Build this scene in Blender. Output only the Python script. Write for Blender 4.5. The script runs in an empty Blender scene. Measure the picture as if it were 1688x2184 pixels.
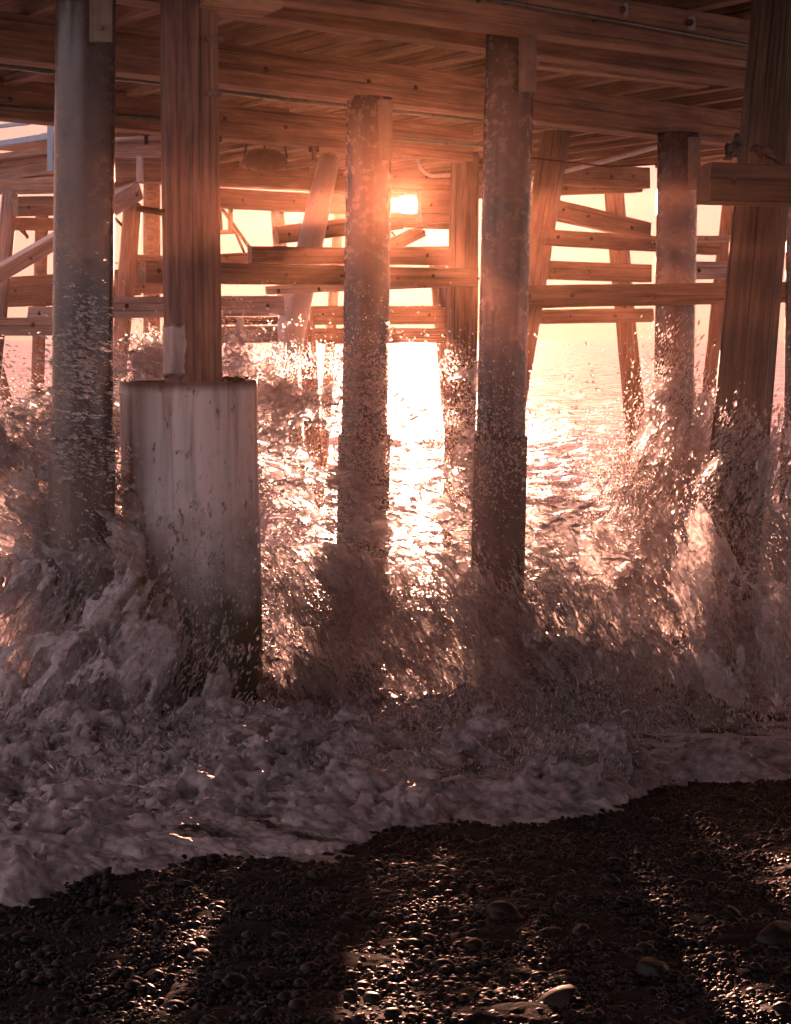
import bpy, bmesh, math, random
import numpy as np
from mathutils import Vector, Matrix, noise as mnoise

rng = np.random.default_rng(7)
random.seed(7)
sc = bpy.context.scene
C = sc.collection

# ------------------------------------------------------------------ camera, sky, sun
SKY_TINT = (1.0, 0.52, 0.46); SKY_STRENGTH = 0.22; EXPOSURE = 1.9; HAZE_DENSITY = 0.0007
F = 3500.0; CX = 844.0; HY = 727.0; CZ = 2.3      # focal length, centre and horizon in photo units; eye height
cam = bpy.data.cameras.new('camera'); co = bpy.data.objects.new('camera', cam); C.objects.link(co)
co.location = (0, 0, CZ); co.rotation_euler = (math.pi/2, 0, 0)
cam.sensor_fit = 'VERTICAL'; cam.sensor_height = 36; cam.lens = F/2184*36
cam.shift_y = -(1092-HY)/2184
cam.clip_end = 20000; cam.clip_start = 0.05
sc.camera = co

SUN_X, SUN_Y = 872.0, 438.0
sdir = Vector(((SUN_X-CX)/F, 1.0, (HY-SUN_Y)/F)).normalized()
elev = math.asin(sdir.z); azim = math.atan2(sdir.x, sdir.y)

w = bpy.data.worlds.new('World'); sc.world = w; w.use_nodes = True
nt = w.node_tree; nt.nodes.clear()
sky = nt.nodes.new('ShaderNodeTexSky'); sky.sky_type = 'NISHITA'; sky.sun_disc = False
sky.sun_elevation = elev; sky.sun_rotation = azim; sky.air_density = 1.0; sky.dust_density = 2.5; sky.ozone_density = 1.0
gam = nt.nodes.new('ShaderNodeGamma'); gam.inputs[1].default_value = 0.10
tint = nt.nodes.new('ShaderNodeMix'); tint.data_type = 'RGBA'; tint.blend_type = 'MULTIPLY'; tint.inputs[0].default_value = 1
tint.inputs[7].default_value = (SKY_TINT[0], SKY_TINT[1], SKY_TINT[2], 1)
bg = nt.nodes.new('ShaderNodeBackground'); bg.inputs[1].default_value = SKY_STRENGTH
wo = nt.nodes.new('ShaderNodeOutputWorld')
nt.links.new(sky.outputs[0], gam.inputs[0]); nt.links.new(gam.outputs[0], tint.inputs[6]); nt.links.new(tint.outputs[2], bg.inputs[0])
# the sun's own disc, half a degree wide, where the lamp's light comes from
geo = nt.nodes.new('ShaderNodeTexCoord'); dot = nt.nodes.new('ShaderNodeVectorMath'); dot.operation = 'DOT_PRODUCT'
dot.inputs[1].default_value = sdir; nt.links.new(geo.outputs['Generated'], dot.inputs[0])
# the dusk sky is peach towards the sun and cool lilac behind the camera
mt = nt.nodes.new('ShaderNodeMapRange'); mt.inputs[1].default_value = -0.2; mt.inputs[2].default_value = 0.95; nt.links.new(dot.outputs['Value'], mt.inputs[0])
tm = nt.nodes.new('ShaderNodeMix'); tm.data_type = 'RGBA'; nt.links.new(mt.outputs[0], tm.inputs[0])
tm.inputs[6].default_value = (1.35, 1.03, 1.10, 1); tm.inputs[7].default_value = (SKY_TINT[0], SKY_TINT[1], SKY_TINT[2], 1); nt.links.new(tm.outputs[2], tint.inputs[7])
mr = nt.nodes.new('ShaderNodeMapRange'); mr.inputs[1].default_value = math.cos(math.radians(0.36)); mr.inputs[2].default_value = math.cos(math.radians(0.26))
mr.inputs[3].default_value = 0; mr.inputs[4].default_value = 200; nt.links.new(dot.outputs['Value'], mr.inputs[0])
bg2 = nt.nodes.new('ShaderNodeBackground'); bg2.inputs[0].default_value = (1, 0.85, 0.7, 1); nt.links.new(mr.outputs[0], bg2.inputs[1])
addw = nt.nodes.new('ShaderNodeAddShader'); nt.links.new(bg.outputs[0], addw.inputs[0]); nt.links.new(bg2.outputs[0], addw.inputs[1])
nt.links.new(addw.outputs[0], wo.inputs[0])

sl = bpy.data.lights.new('sun', 'SUN'); sl.energy = 5.0; sl.angle = math.radians(0.5); sl.color = (1.0, 0.46, 0.30)
so = bpy.data.objects.new('sun', sl); C.objects.link(so)
so.rotation_euler = (-sdir).to_track_quat('-Z', 'Y').to_euler()
so.location = (0, 0, 20)

sc.view_settings.view_transform = 'Standard'; sc.view_settings.look = 'None'
sc.view_settings.gamma = 1; sc.view_settings.exposure = EXPOSURE
sc.render.engine = 'CYCLES'
cy = sc.cycles
cy.use_denoising = True; cy.max_bounces = 8; cy.diffuse_bounces = 3; cy.glossy_bounces = 3; cy.transmission_bounces = 4
cy.transparent_max_bounces = 32; cy.volume_bounces = 1; cy.caustics_reflective = True; cy.blur_glossy = 1.5; cy.caustics_refractive = False
cy.sample_clamp_indirect = 4.0

def P(x, y, d):
    return Vector(((x-CX)/F*d, d, CZ-(y-HY)/F*d))

# ------------------------------------------------------------------ node helpers
def new_mat(name):
    m = bpy.data.materials.new(name); m.use_nodes = True
    t = m.node_tree; t.nodes.clear()
    out = t.nodes.new('ShaderNodeOutputMaterial'); b = t.nodes.new('ShaderNodeBsdfPrincipled')
    t.links.new(b.outputs[0], out.inputs[0])
    return m, t, b, out
def nd(t, typ, **kw):
    n = t.nodes.new(typ)
    for k, v in kw.items(): setattr(n, k, v)
    return n
def noise_tex(t, vec, scale, detail=6, rough=0.6):
    n = nd(t, 'ShaderNodeTexNoise'); n.inputs['Scale'].default_value = scale
    n.inputs['Detail'].default_value = detail; n.inputs['Roughness'].default_value = rough
    if vec is not None: t.links.new(vec, n.inputs['Vector'])
    return n.outputs['Fac']
def mapped(t, vec, scale):
    m = nd(t, 'ShaderNodeMapping'); m.inputs['Scale'].default_value = scale; t.links.new(vec, m.inputs[0]); return m.outputs[0]
def ramp(t, fac, stops):
    r = nd(t, 'ShaderNodeValToRGB'); e = r.color_ramp.elements
    while len(e) < len(stops): e.new(0.5)
    for i, (p, c) in enumerate(stops):
        e[i].position = p; e[i].color = (c, c, c, 1) if not isinstance(c, tuple) else (*c, 1)
    t.links.new(fac, r.inputs[0]); return r.outputs[0]
def mixc(t, fac, a, b, mode='MIX'):
    n = nd(t, 'ShaderNodeMix', data_type='RGBA', blend_type=mode)
    for i, v in ((0, fac), (6, a), (7, b)):
        if hasattr(v, 'is_linked'): t.links.new(v, n.inputs[i])
        elif isinstance(v, tuple): n.inputs[i].default_value = (*v, 1)
        else: n.inputs[i].default_value = v
    return n.outputs[2]
def bump(t, b, h, strength=0.4, dist=0.01):
    n = nd(t, 'ShaderNodeBump'); n.inputs['Strength'].default_value = strength; n.inputs['Distance'].default_value = dist
    t.links.new(h, n.inputs['Height']); t.links.new(n.outputs[0], b.inputs['Normal'])
def objcoord(t):
    n = nd(t, 'ShaderNodeTexCoord'); r = nd(t, 'ShaderNodeObjectInfo')
    a = nd(t, 'ShaderNodeVectorMath', operation='ADD')
    s = nd(t, 'ShaderNodeMath', operation='MULTIPLY'); s.inputs[1].default_value = 37.0
    t.links.new(r.outputs['Random'], s.inputs[0])
    t.links.new(n.outputs['Object'], a.inputs[0]); t.links.new(s.outputs[0], a.inputs[1])
    return a.outputs[0], r.outputs['Random']

def wood_mat(name, dark, light, axis='X', rough=0.7, weather=None):
    m, t, b, _ = new_mat(name)
    v, rnd = objcoord(t)
    s = (1.2, 22, 22) if axis == 'X' else (22, 22, 1.2)
    g = noise_tex(t, mapped(t, v, s), 1.6, 8, 0.65)
    big = noise_tex(t, mapped(t, v, tuple(0.12*q if q > 2 else q*0.6 for q in s)), 2.2, 4)
    c = mixc(t, ramp(t, g, [(0.3, 0.0), (0.72, 1.0)]), dark, light)
    c = mixc(t, ramp(t, big, [(0.35, 0.55), (0.65, 1.0)]), (0.0, 0.0, 0.0), c)
    if weather:
        c = mixc(t, ramp(t, noise_tex(t, mapped(t, v, tuple(q*0.35 for q in s)), 2.0, 6), [(0.52, 0.0), (0.7, 0.8)]), c, weather)
    crack = ramp(t, noise_tex(t, mapped(t, v, tuple(q*1.5 if q > 2 else q*0.35 for q in s)), 1.0, 4), [(0.33, 0.3), (0.46, 1.0)])
    c = mixc(t, 1.0, c, crack, 'MULTIPLY')
    t.links.new(c, b.inputs['Base Color']); b.inputs['Roughness'].default_value = rough
    bump(t, b, mixc(t, 0.5, g, crack), 0.7, 0.012)
    return m
M = {}
M['cap'] = wood_mat('creosoted_timber', (0.17, 0.085, 0.055), (0.42, 0.24, 0.155))
M['string'] = wood_mat('stringer_timber', (0.26, 0.155, 0.105), (0.56, 0.38, 0.26))
M['brace'] = wood_mat('brace_timber', (0.14, 0.075, 0.055), (0.34, 0.2, 0.14))
M['brace_pale'] = wood_mat('pale_timber', (0.34, 0.27, 0.26), (0.62, 0.54, 0.53), weather=(0.22, 0.14, 0.11))  # paler brace timber: light on the lit boards is put into the colour
M['block'] = wood_mat('wet_block_timber', (0.05, 0.035, 0.022), (0.13, 0.085, 0.055))
M['pile'] = wood_mat('wood_pile', (0.12, 0.065, 0.05), (0.34, 0.23, 0.2), 'Z', 0.65, weather=(0.30, 0.12, 0.08))
M['pile_dark'] = wood_mat('wood_pile_mossy', (0.06, 0.042, 0.026), (0.24, 0.17, 0.13), 'Z', 0.6, weather=(0.09, 0.085, 0.045))
M['bright_wood'] = wood_mat('fresh_split_wood', (0.45, 0.27, 0.15), (0.7, 0.45, 0.28))

def metal_mat(name, col, col2, rough=0.35, metallic=0.3, streak=True, scale=3.0, spots=None):
    m, t, b, _ = new_mat(name)
    v, rnd = objcoord(t)
    g = noise_tex(t, mapped(t, v, (6, 6, 0.7)), scale, 7, 0.65)
    s = noise_tex(t, v, 14, 8, 0.7)
    c = mixc(t, ramp(t, g, [(0.35, 0.0), (0.7, 1.0)]), col, col2)
    if spots: c = mixc(t, ramp(t, s, [(0.60, 0.0), (0.68, 1.0)]), c, spots)
    t.links.new(c, b.inputs['Base Color'])
    b.inputs['Metallic'].default_value = metallic
    r = ramp(t, s, [(0.3, rough*0.8), (0.7, min(1, rough*1.5))]); t.links.new(r, b.inputs['Roughness'])
    bump(t, b, s, 0.12, 0.004)
    return m
M['pipe'] = metal_mat('coated_pipe', (0.07, 0.062, 0.062), (0.10, 0.09, 0.09), 0.22, 0.35, spots=(0.06, 0.05, 0.048))
M['pale_pipe'] = metal_mat('pale_steel', (0.42, 0.38, 0.42), (0.52, 0.47, 0.52), 0.3, 0.2, spots=(0.34, 0.30, 0.33))
M['sleeve'] = metal_mat('pile_sleeve', (0.09, 0.07, 0.06), (0.16, 0.12, 0.10), 0.45, 0.2, spots=(0.05, 0.035, 0.03))
M['galv'] = metal_mat('galvanised_plate', (0.15, 0.11, 0.09), (0.24, 0.19, 0.16), 0.5, 0.4, spots=(0.16, 0.08, 0.05))
M['tin'] = metal_mat('sheet_tin', (0.24, 0.22, 0.23), (0.42, 0.39, 0.40), 0.4, 0.5, spots=(0.2, 0.12, 0.1))
M['rust'] = metal_mat('rusty_iron', (0.05, 0.028, 0.02), (0.12, 0.06, 0.04), 0.6, 0.3)
M['conduit'] = metal_mat('conduit', (0.06, 0.075, 0.06), (0.12, 0.13, 0.11), 0.3, 0.4)
M['white_pipe'] = metal_mat('pale_pipe', (0.6, 0.56, 0.6), (0.75, 0.7, 0.74), 0.35, 0.1)
M['blue_paint'] = metal_mat('blue_grey_paint', (0.2, 0.27, 0.36), (0.28, 0.36, 0.46), 0.5, 0.0)

def casing_mat():
    m, t, b, _ = new_mat('concrete_casing')
    v, rnd = objcoord(t)
    tc = nd(t, 'ShaderNodeTexCoord'); sep = nd(t, 'ShaderNodeSeparateXYZ'); t.links.new(tc.outputs['Object'], sep.inputs[0])
    st = noise_tex(t, mapped(t, v, (7, 7, 0.35)), 1.3, 6, 0.6)
    c = mixc(t, ramp(t, st, [(0.35, 0.0), (0.65, 1.0)]), (0.42, 0.39, 0.40), (0.66, 0.62, 0.63))
    c = mixc(t, ramp(t, noise_tex(t, mapped(t, v, (10, 10, 5)), 1.6, 9, 0.72), [(0.58, 0.0), (0.66, 0.9)]), c, (0.07, 0.035, 0.025))
    c = mixc(t, ramp(t, noise_tex(t, mapped(t, v, (9, 9, 0.5)), 1.1, 5, 0.6), [(0.52, 0.0), (0.68, 0.8)]), c, (0.15, 0.085, 0.06))
    # algae and tide staining in the lowest part of the shell, with a ragged upper limit
    add = nd(t, 'ShaderNodeMath', operation='MULTIPLY_ADD'); t.links.new(noise_tex(t, v, 2.6, 6, 0.7), add.inputs[0]); add.inputs[1].default_value = 1.7
    t.links.new(sep.outputs['Z'], add.inputs[2])
    mm = nd(t, 'ShaderNodeMapRange'); t.links.new(add.outputs[0], mm.inputs[0])
    mm.inputs[1].default_value = 2.1; mm.inputs[2].default_value = 3.0; mm.inputs[3].default_value = 1; mm.inputs[4].default_value = 0
    c = mixc(t, mm.outputs[0], c, (0.045, 0.04, 0.022))
    # rusty rim
    m2 = nd(t, 'ShaderNodeMapRange'); t.links.new(sep.outputs['Z'], m2.inputs[0])
    m2.inputs[1].default_value = 2.74; m2.inputs[2].default_value = 2.79; m2.inputs[3].default_value = 0; m2.inputs[4].default_value = 0.8
    c = mixc(t, m2.outputs[0], c, (0.10, 0.05, 0.035))
    t.links.new(c, b.inputs['Base Color']); b.inputs['Roughness'].default_value = 0.42
    bump(t, b, noise_tex(t, v, 18, 8, 0.7), 0.25, 0.006)
    return m
M['casing'] = casing_mat()

# ------------------------------------------------------------------ object helpers
def tag(o, label=None, cat=None, group=None, kind=None):
    if label: o['label'] = label
    if cat: o['category'] = cat
    if group: o['group'] = group
    if kind: o['kind'] = kind
    return o
def link_mesh(name, verts, faces, mat, parent=None, smooth=False):
    me = bpy.data.meshes.new(name); me.from_pydata([tuple(v) for v in verts], [], faces); me.update()
    if mat: me.materials.append(mat)
    if smooth: me.polygons.foreach_set('use_smooth', [True]*len(me.polygons))
    o = bpy.data.objects.new(name, me); C.objects.link(o)
    if parent: o.parent = parent
    return o
def empty(name, loc, mat=None):
    o = bpy.data.objects.new(name, None); C.objects.link(o)
    if mat is not None: o.matrix_world = mat
    else: o.location = loc; o.matrix_world = Matrix.Translation(Vector(loc))
    o.empty_display_size = 0.2
    return o
def attach(o, e, world):
    o.parent = e; o.matrix_basis = e.matrix_world.inverted() @ world
    return o
def np_mesh(name, verts, faces, mat, smooth=True, parent=None):
    """faces: (n,k) int array, k constant."""
    verts = np.asarray(verts, np.float32); faces = np.asarray(faces, np.int32)
    me = bpy.data.meshes.new(name); k = faces.shape[1]
    me.vertices.add(len(verts)); me.vertices.foreach_set('co', verts.ravel())
    me.loops.add(faces.size); me.loops.foreach_set('vertex_index', faces.ravel())
    me.polygons.add(len(faces)); me.polygons.foreach_set('loop_start', np.arange(0, faces.size, k, dtype=np.int32))
    me.polygons.foreach_set('loop_total', np.full(len(faces), k, np.int32))
    me.polygons.foreach_set('use_smooth', np.full(len(faces), smooth))
    me.update(calc_edges=True); me.validate()
    if mat: me.materials.append(mat)
    o = bpy.data.objects.new(name, me); C.objects.link(o)
    if parent: o.parent = parent
    return o
def frame(axis, up=Vector((0, 0, 1))):
    """columns: x along axis, z close to up."""
    x = axis.normalized(); y = up.cross(x).normalized(); z = x.cross(y).normalized()
    return Matrix((x, y, z)).transposed()

def timber_mesh(L, T, H, jit=0.004, seg=0.12, chamfer=0.008, sag=0.0, seed=0):
    """box beam along +X, y in 0..T (away from the viewer), z centred; chamfered, slightly uneven."""
    n = max(2, int(L/seg)); vs = []; fs = []
    c = min(chamfer, T*0.2, H*0.2)
    prof = [(c, -H/2), (T-c, -H/2), (T, -H/2+c), (T, H/2-c), (T-c, H/2), (c, H/2), (0, H/2-c), (0, -H/2+c)]
    for i in range(n+1):
        x = L*i/n
        for j, (y, z) in enumerate(prof):
            q = Vector((x*1.6, y*3+seed*7.1, z*3+seed*3.3))
            vs.append((x+(mnoise.noise(q*2.3)*jit*2 if 0 < i < n else mnoise.noise(q*3)*jit*3), y+mnoise.noise(q*1.7)*jit, z+mnoise.noise(q+Vector((9, 3, 1)))*jit+sag*math.sin(math.pi*i/n)))
    k = len(prof)
    for i in range(n):
        for j in range(k):
            a = i*k+j; b = i*k+(j+1) % k
            fs.append((a, b, b+k, a+k))
    fs.append(tuple(range(k-1, -1, -1))); fs.append(tuple(n*k+j for j in range(k)))
    return vs, fs

seed_n = [0]
def timber(name, label, cat, a, b, hpx, T, mat, group=None, parent=None, hreal=None, jit=0.004, ext=(0, 0)):
    """a, b = (x, y_centre, depth) of the centre line of the face we see. hpx = seen height at a."""
    seed_n[0] += 1
    A = P(*a); B = P(*b); L = (B-A).length; ax = (B-A).normalized()
    A = A-ax*ext[0]; B = B+ax*ext[1]; L = (B-A).length
    H = hreal if hreal else hpx/F*a[2]
    vs, fs = timber_mesh(L, T, H, jit, seed=seed_n[0])
    o = link_mesh(name, vs, fs, mat, parent)
    R = frame(B-A).to_4x4()
    if (R @ Vector((0, 1, 0))).y < 0:
        raise Exception('flip')
    o.matrix_world = Matrix.Translation(A) @ R
    if label: tag(o, label, cat, group)
    return o

def tube_mesh(path, r, n=10, caps=True):
    path = [Vector(p) for p in path]; vs = []; fs = []
    up = Vector((0.1, 0.2, 1)).normalized()
    for i, p in enumerate(path):
        d = (path[min(i+1, len(path)-1)]-path[max(i-1, 0)]).normalized()
        if abs(d.dot(up)) > 0.97: up = Vector((1, 0.3, 0)).normalized()
        s = d.cross(up).normalized(); u = s.cross(d)
        rr = r[i] if isinstance(r, (list, tuple)) else r
        for j in range(n):
            a = 2*math.pi*j/n; vs.append(p+s*math.cos(a)*rr+u*math.sin(a)*rr)
    for i in range(len(path)-1):
        for j in range(n):
            a = i*n+j; b = i*n+(j+1) % n
            fs.append((a, b, b+n, a+n))
    if caps:
        fs.append(tuple(range(n-1, -1, -1))); fs.append(tuple((len(path)-1)*n+j for j in range(n)))
    return vs, fs
def tube(name, path, r, mat, parent=None, label=None, cat=None, group=None, n=10):
    vs, fs = tube_mesh(path, r, n)
    o = link_mesh(name, vs, fs, mat, parent, smooth=True)
    if label: tag(o, label, cat, group)
    return o

def column_mesh(L, r0, r1, nseg=48, rings=60, rough=0.0, seed=0.0, cap=True):
    """column along +Z from 0 (bottom, r0) to L (top, r1); rough = depth of splits and flutes."""
    zs = np.linspace(0, L, rings+1); vs = []
    for z in zs:
        r = r0+(r1-r0)*z/L
        for j in range(nseg):
            a = 2*math.pi*j/nseg; cx, sy = math.cos(a), math.sin(a)
            k = 0
            if rough:
                k = mnoise.noise(Vector((cx*5+seed, sy*5, z*0.5)))*rough*1.2+mnoise.noise(Vector((cx*14+seed, sy*14, z*0.9)))*rough
                k -= max(0, mnoise.noise(Vector((cx*9+seed+5, sy*9, z*0.35)))-0.25)*rough*4
            vs.append(((r+k)*cx, (r+k)*sy, z))
    fs = []
    for i in range(rings):
        for j in range(nseg):
            a = i*nseg+j; b = i*nseg+(j+1) % nseg
            fs.append((a, b, b+nseg, a+nseg))
    if cap: fs.append(tuple(rings*nseg+j for j in range(nseg)))
    return vs, fs
def col_frame(A, B):
    z = (B-A).normalized(); x = Vector((0, 1, 0)).cross(z).normalized(); y = z.cross(x)
    return Matrix.Translation(A) @ Matrix((x, y, z)).transposed().to_4x4()

BOTTOM = -0.9
def pile(name, label, top, low, wtop, wlow, mat, group, rough=0.0, nseg=48, bottom=BOTTOM, part='shaft'):
    """top/low = (x, y, depth) of the axis; continued down to z=bottom. Returns the empty and helpers."""
    A = P(*low); B = P(*top); ax = (B-A).normalized()
    r_low = wlow/2/F*low[2]; r_top = wtop/2/F*top[2]
    t = (bottom-A.z)/ax.z
    A2 = A+ax*t; L = (B-A2).length
    rb = r_low+(r_low-r_top)*(-t)/(B-A).length*1.0
    e = empty(name, A2, col_frame(A2, B))
    tag(e, label, 'pile' if 'pile' in name else 'post', group)
    vs, fs = column_mesh(L, rb, r_top, nseg, max(8, int(L/0.06)) if rough else 24, rough, seed=random.random()*50)
    link_mesh(part, vs, fs, mat, e, smooth=True)
    return e, L, rb, r_top
def local_z(e, world):
    return (e.matrix_world.inverted() @ world).z
def ring(name, e, z0, z1, r0, r1, mat, nseg=48, wall=0.012, rough=0.0):
    """hollow shell on a pile between local z0 and z1"""
    L = z1-z0; rings = max(4, int(L/0.08)); prof = []
    vs = []; fs = []
    def add(z, r): 
        for j in range(nseg):
            a = 2*math.pi*j/nseg
            k = mnoise.noise(Vector((math.cos(a)*3, math.sin(a)*3, z*1.5)))*rough
            vs.append(((r+k)*math.cos(a), (r+k)*math.sin(a), z))
    n = 0
    for i in range(rings+1): add(z0+L*i/rings, r0+(r1-r0)*i/rings); n += 1
    add(z1, r1-wall); n += 1
    add(z1-0.15, r1-wall); n += 1
    for i in range(n-1):
        for j in range(nseg):
            a = i*nseg+j; b = i*nseg+(j+1) % nseg
            fs.append((a, b, b+nseg, a+nseg))
    return link_mesh(name, vs, fs, mat, e, smooth=True)
def strap(e, xl, xr, yt, yb, d, mat, name='strap_plate'):
    """flat plate bolted on the viewer's side, with two bolts; coordinates in photo units"""
    a = P(xl, yb, d); b = P(xr, yt, d)
    W = b.x-a.x; H = b.z-a.z; th = 0.012
    vs = [(x, y, z) for z in (0, H) for x, y in ((0, 0), (W, 0), (W, th), (0, th))]
    fs = [(0, 3, 2, 1), (4, 5, 6, 7), (0, 1, 5, 4), (1, 2, 6, 5), (2, 3, 7, 6), (3, 0, 4, 7)]
    o = link_mesh(name, vs, fs, mat)
    bv = o.modifiers.new('bevel', 'BEVEL'); bv.width = 0.003; bv.segments = 2
    attach(o, e, Matrix.Translation(a))
    for zf in (0.2, 0.95):
        vs, fs = tube_mesh([(W*0.5, -0.022, H*zf), (W*0.5, 0.0, H*zf)], 0.016, 6)
        link_mesh('bolt', vs, fs, M['galv'], o)
    return o

# ------------------------------------------------------------------ pier: piles
U = Vector((0.797, 0.604, 0)).normalized(); N = Vector((-U.y, U.x, 0))     # along the cross beams / along the pier
def UN(u, n, z): return U*u+N*n+Vector((0, 0, z))
ZB = CZ+2.1; ZT = ZB+0.33                  # underside and top of the cross beams

# steel pipe piles of the two nearest bents (top, low) = (x, y, depth)
e, L, rb, rt = pile('pipe_pile', 'thickest steel pipe pile at the left with a bright grey left edge', (184, -64, 9.65), (176, 900, 9.65), 128, 128, M['pipe'], 'steel pipe piles under the pier')
z0 = local_z(e, P(175, 930, 9.65)); ring('sleeve', e, 0, z0, rb+0.018, rb+0.018, M['sleeve'])
strap(e, 191, 240, -60, 90, 9.3, M['galv'])
e, L, rb, rt = pile('pipe_pile', 'steel pipe pile just left of the low sun with wet blue grey left edge', (789, 210, 14.4), (778, 925, 14.4), 98, 98, M['pipe'], 'steel pipe piles under the pier')
z0 = local_z(e, P(777, 925, 14.4)); ring('sleeve', e, 0, z0, rb+0.03, rb+0.03, M['sleeve'])
strap(e, 806, 838, 212, 342, 14.14, M['galv'])
e, L, rb, rt = pile('pipe_pile', 'broad steel pipe pile right of the sun, carrying the nearest split cross beam', (1090, 52, 11.6), (1069, 920, 11.6), 106, 104, M['pipe'], 'steel pipe piles under the pier')
z0 = local_z(e, P(1069, 928, 11.6)); ring('sleeve', e, 0, z0, rb+0.02, rb+0.02, M['sleeve'])
strap(e, 1107, 1145, 50, 196, 11.35, M['galv'])
e, L, rb, rt = pile('pipe_pile', 'steel pipe pile standing against open sky near the mossy leaning pile', (1447, 285, 16.7), (1436, 900, 16.7), 87, 84, M['pipe'], 'steel pipe piles under the pier')
z0 = local_z(e, P(1435, 930, 16.7)); ring('sleeve', e, 0, z0, rb+0.03, rb+0.03, M['sleeve'])
strap(e, 1468, 1495, 292, 404, 16.4, M['galv'])
e, L, rb, rt = pile('pipe_pile', 'steel pipe pile only partly in view at the right edge of the picture', (1722, 300, 14.0), (1715, 915, 14.0), 84, 84, M['pipe'], 'steel pipe piles under the pier')
z0 = local_z(e, P(1715, 915, 14.0)); ring('sleeve', e, 0, z0, rb+0.03, rb+0.03, M['sleeve'])
e, L, rb, rt = pile('pipe_pile', 'raking pale steel pipe pile leaning right behind the three horizontal braces', (702, 342, 21.5), (600, 800, 19.5), 46, 68, M['pale_pipe'], 'steel pipe piles under the pier')

# front timber pile in its casing
e, L, rb, rt = pile('timber_pile', 'round timber pile with a tin patch rising out of the big pale casing', (402, -60, 10.08), (413, 812, 10.08), 122, 122, M['pile'], 'round timber piles under the pier', rough=0.006, nseg=96)
zc = local_z(e, P(413, 812, 10.08))
# tin patch wrapped round the left half
def patch(e, za, zb, r, a0, a1, mat, n=24, m=14, name='tin_patch'):
    vs = []; fs = []
    for i in range(m+1):
        for j in range(n+1):
            t = j/n; s_ = i/m
            a = a0+(a1-a0)*t
            z = za+(zb-za)*s_
            if j == n: a += mnoise.noise(Vector((z*6, 1, 2)))*0.25
            if i in (0, m): z += mnoise.noise(Vector((a*4, 5, i)))*0.03
            rr = r+mnoise.noise(Vector((a*3, z*6, 4)))*0.006
            vs.append((rr*math.cos(a), rr*math.sin(a), z))
    for i in range(m):
        for j in range(n):
            a = i*(n+1)+j; fs.append((a, a+1, a+n+2, a+n+1))
    o = link_mesh(name, vs, fs, mat, e, smooth=True)
    s = o.modifiers.new('thick', 'SOLIDIFY'); s.thickness = 0.004
    return o
patch(e, zc+0.03, zc+0.34, rb+0.008, math.radians(170), math.radians(265), M['tin'])
for (bx, by, ln, r_) in ((352, 452, -60, 7), ):
    a = P(bx, by+2, 9.95); b = P(bx+ln, by-8, 9.9)
    vs, fs = tube_mesh([a, a.lerp(b, 0.5), b], r_/F*9.9, 10)
    o = link_mesh('drift_bolt', vs, fs, M['rust'], None, smooth=True); attach(o, e, Matrix.Identity(4))
for by in (84, 200):
    a = P(446, by, 9.95); b = P(470, by-1, 9.6)
    vs, fs = tube_mesh([a, b], 0.02, 8)
    o = link_mesh('drift_bolt', vs, fs, M['galv'], None, smooth=True); attach(o, e, Matrix.Identity(4))
CA = P(403, 812, 10.08); CB = P(415, 1560, 10.08); axc = (CA-CB).normalized()
base = CB+axc*((-0.75-CB.z)/axc.z)
ce = empty('pile_casing', base, col_frame(base, CA)); Lc = (CA-base).length
tag(ce, 'big pale concrete casing with rusty rim round the foot of the timber pile', 'casing')
R_c = 145.5/F*10.08
ring('shell', ce, 0, Lc, R_c*1.03, R_c*0.995, M['casing'], nseg=96, wall=0.05, rough=0.006)
vs, fs = column_mesh(0.02, R_c-0.055, R_c-0.055, 48, 2)
o = link_mesh('grout_fill', vs, fs, M['sleeve'], ce); o.location = (0, 0, Lc-0.04)
# dark mussel clump on the right of the rim
bm = bmesh.new()
for i in range(22):
    a = math.radians(-38+random.gauss(0, 9)); rr = R_c-0.035+random.uniform(-0.02, 0.03)
    bmesh.ops.create_icosphere(bm, subdivisions=2, radius=random.uniform(0.010, 0.02), matrix=Matrix.Translation((rr*math.cos(a), rr*math.sin(a), Lc+random.uniform(0, 0.018))) @ Matrix.Diagonal((1.3, 1, 0.8, 1)))
me = bpy.data.meshes.new('mussel_clump'); bm.to_mesh(me); bm.free(); me.materials.append(M['rust'])
o = bpy.data.objects.new('mussel_clump', me); C.objects.link(o); tag(o, 'small dark mussel clump sitting on the rim of the pale casing', 'mussels', kind='stuff')
o.matrix_world = ce.matrix_world.copy()

G_T = 'round timber piles under the pier'
pile('timber_pile', 'mossy leaning timber pile filling the right edge behind the short block with the pigeons', (1668, -40, 11.4), (1582, 900, 10.2), 112, 120, M['pile_dark'], G_T, rough=0.007, nseg=96)
pile('timber_pile', 'upright dark timber pile between the sun and the broad pipe pile', (992, 330, 20.5), (982, 900, 20.0), 62, 66, M['pile'], G_T, rough=0.01)
pile('timber_pile', 'timber pile raking down to the left just right of the broad pipe pile', (1185, 288, 19.5), (1085, 900, 18.0), 62, 64, M['pile'], G_T, rough=0.01)
pile('timber_pile', 'slim raking timber pile against the sky right of centre, foot in golden spray', (1304, 345, 24.0), (1350, 850, 22.0), 40, 44, M['pile'], G_T, rough=0.01)
pile('timber_pile', 'thin raking timber pile between the open sky and the mossy leaning pile', (1556, 415, 24.0), (1505, 900, 22.0), 28, 27, M['pile'], G_T, rough=0.008)
pile('timber_pile', 'far slender raking pile just left of the dark upright pile', (932, 560, 27.0), (958, 850, 27.0), 34, 34, M['pile'], G_T, rough=0.008)
pile('timber_pile', 'orange brown timber pile leaning right below the raking steel pipe', (655, 690, 25.0), (671, 1000, 24.0), 34, 36, M['pile'], G_T, rough=0.008)
pile('timber_pile', 'raking timber pile to the right of the thick left pipe pile', (284, 440, 22.0), (253, 790, 20.5), 38, 36, M['pile'], G_T, rough=0.008)
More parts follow.
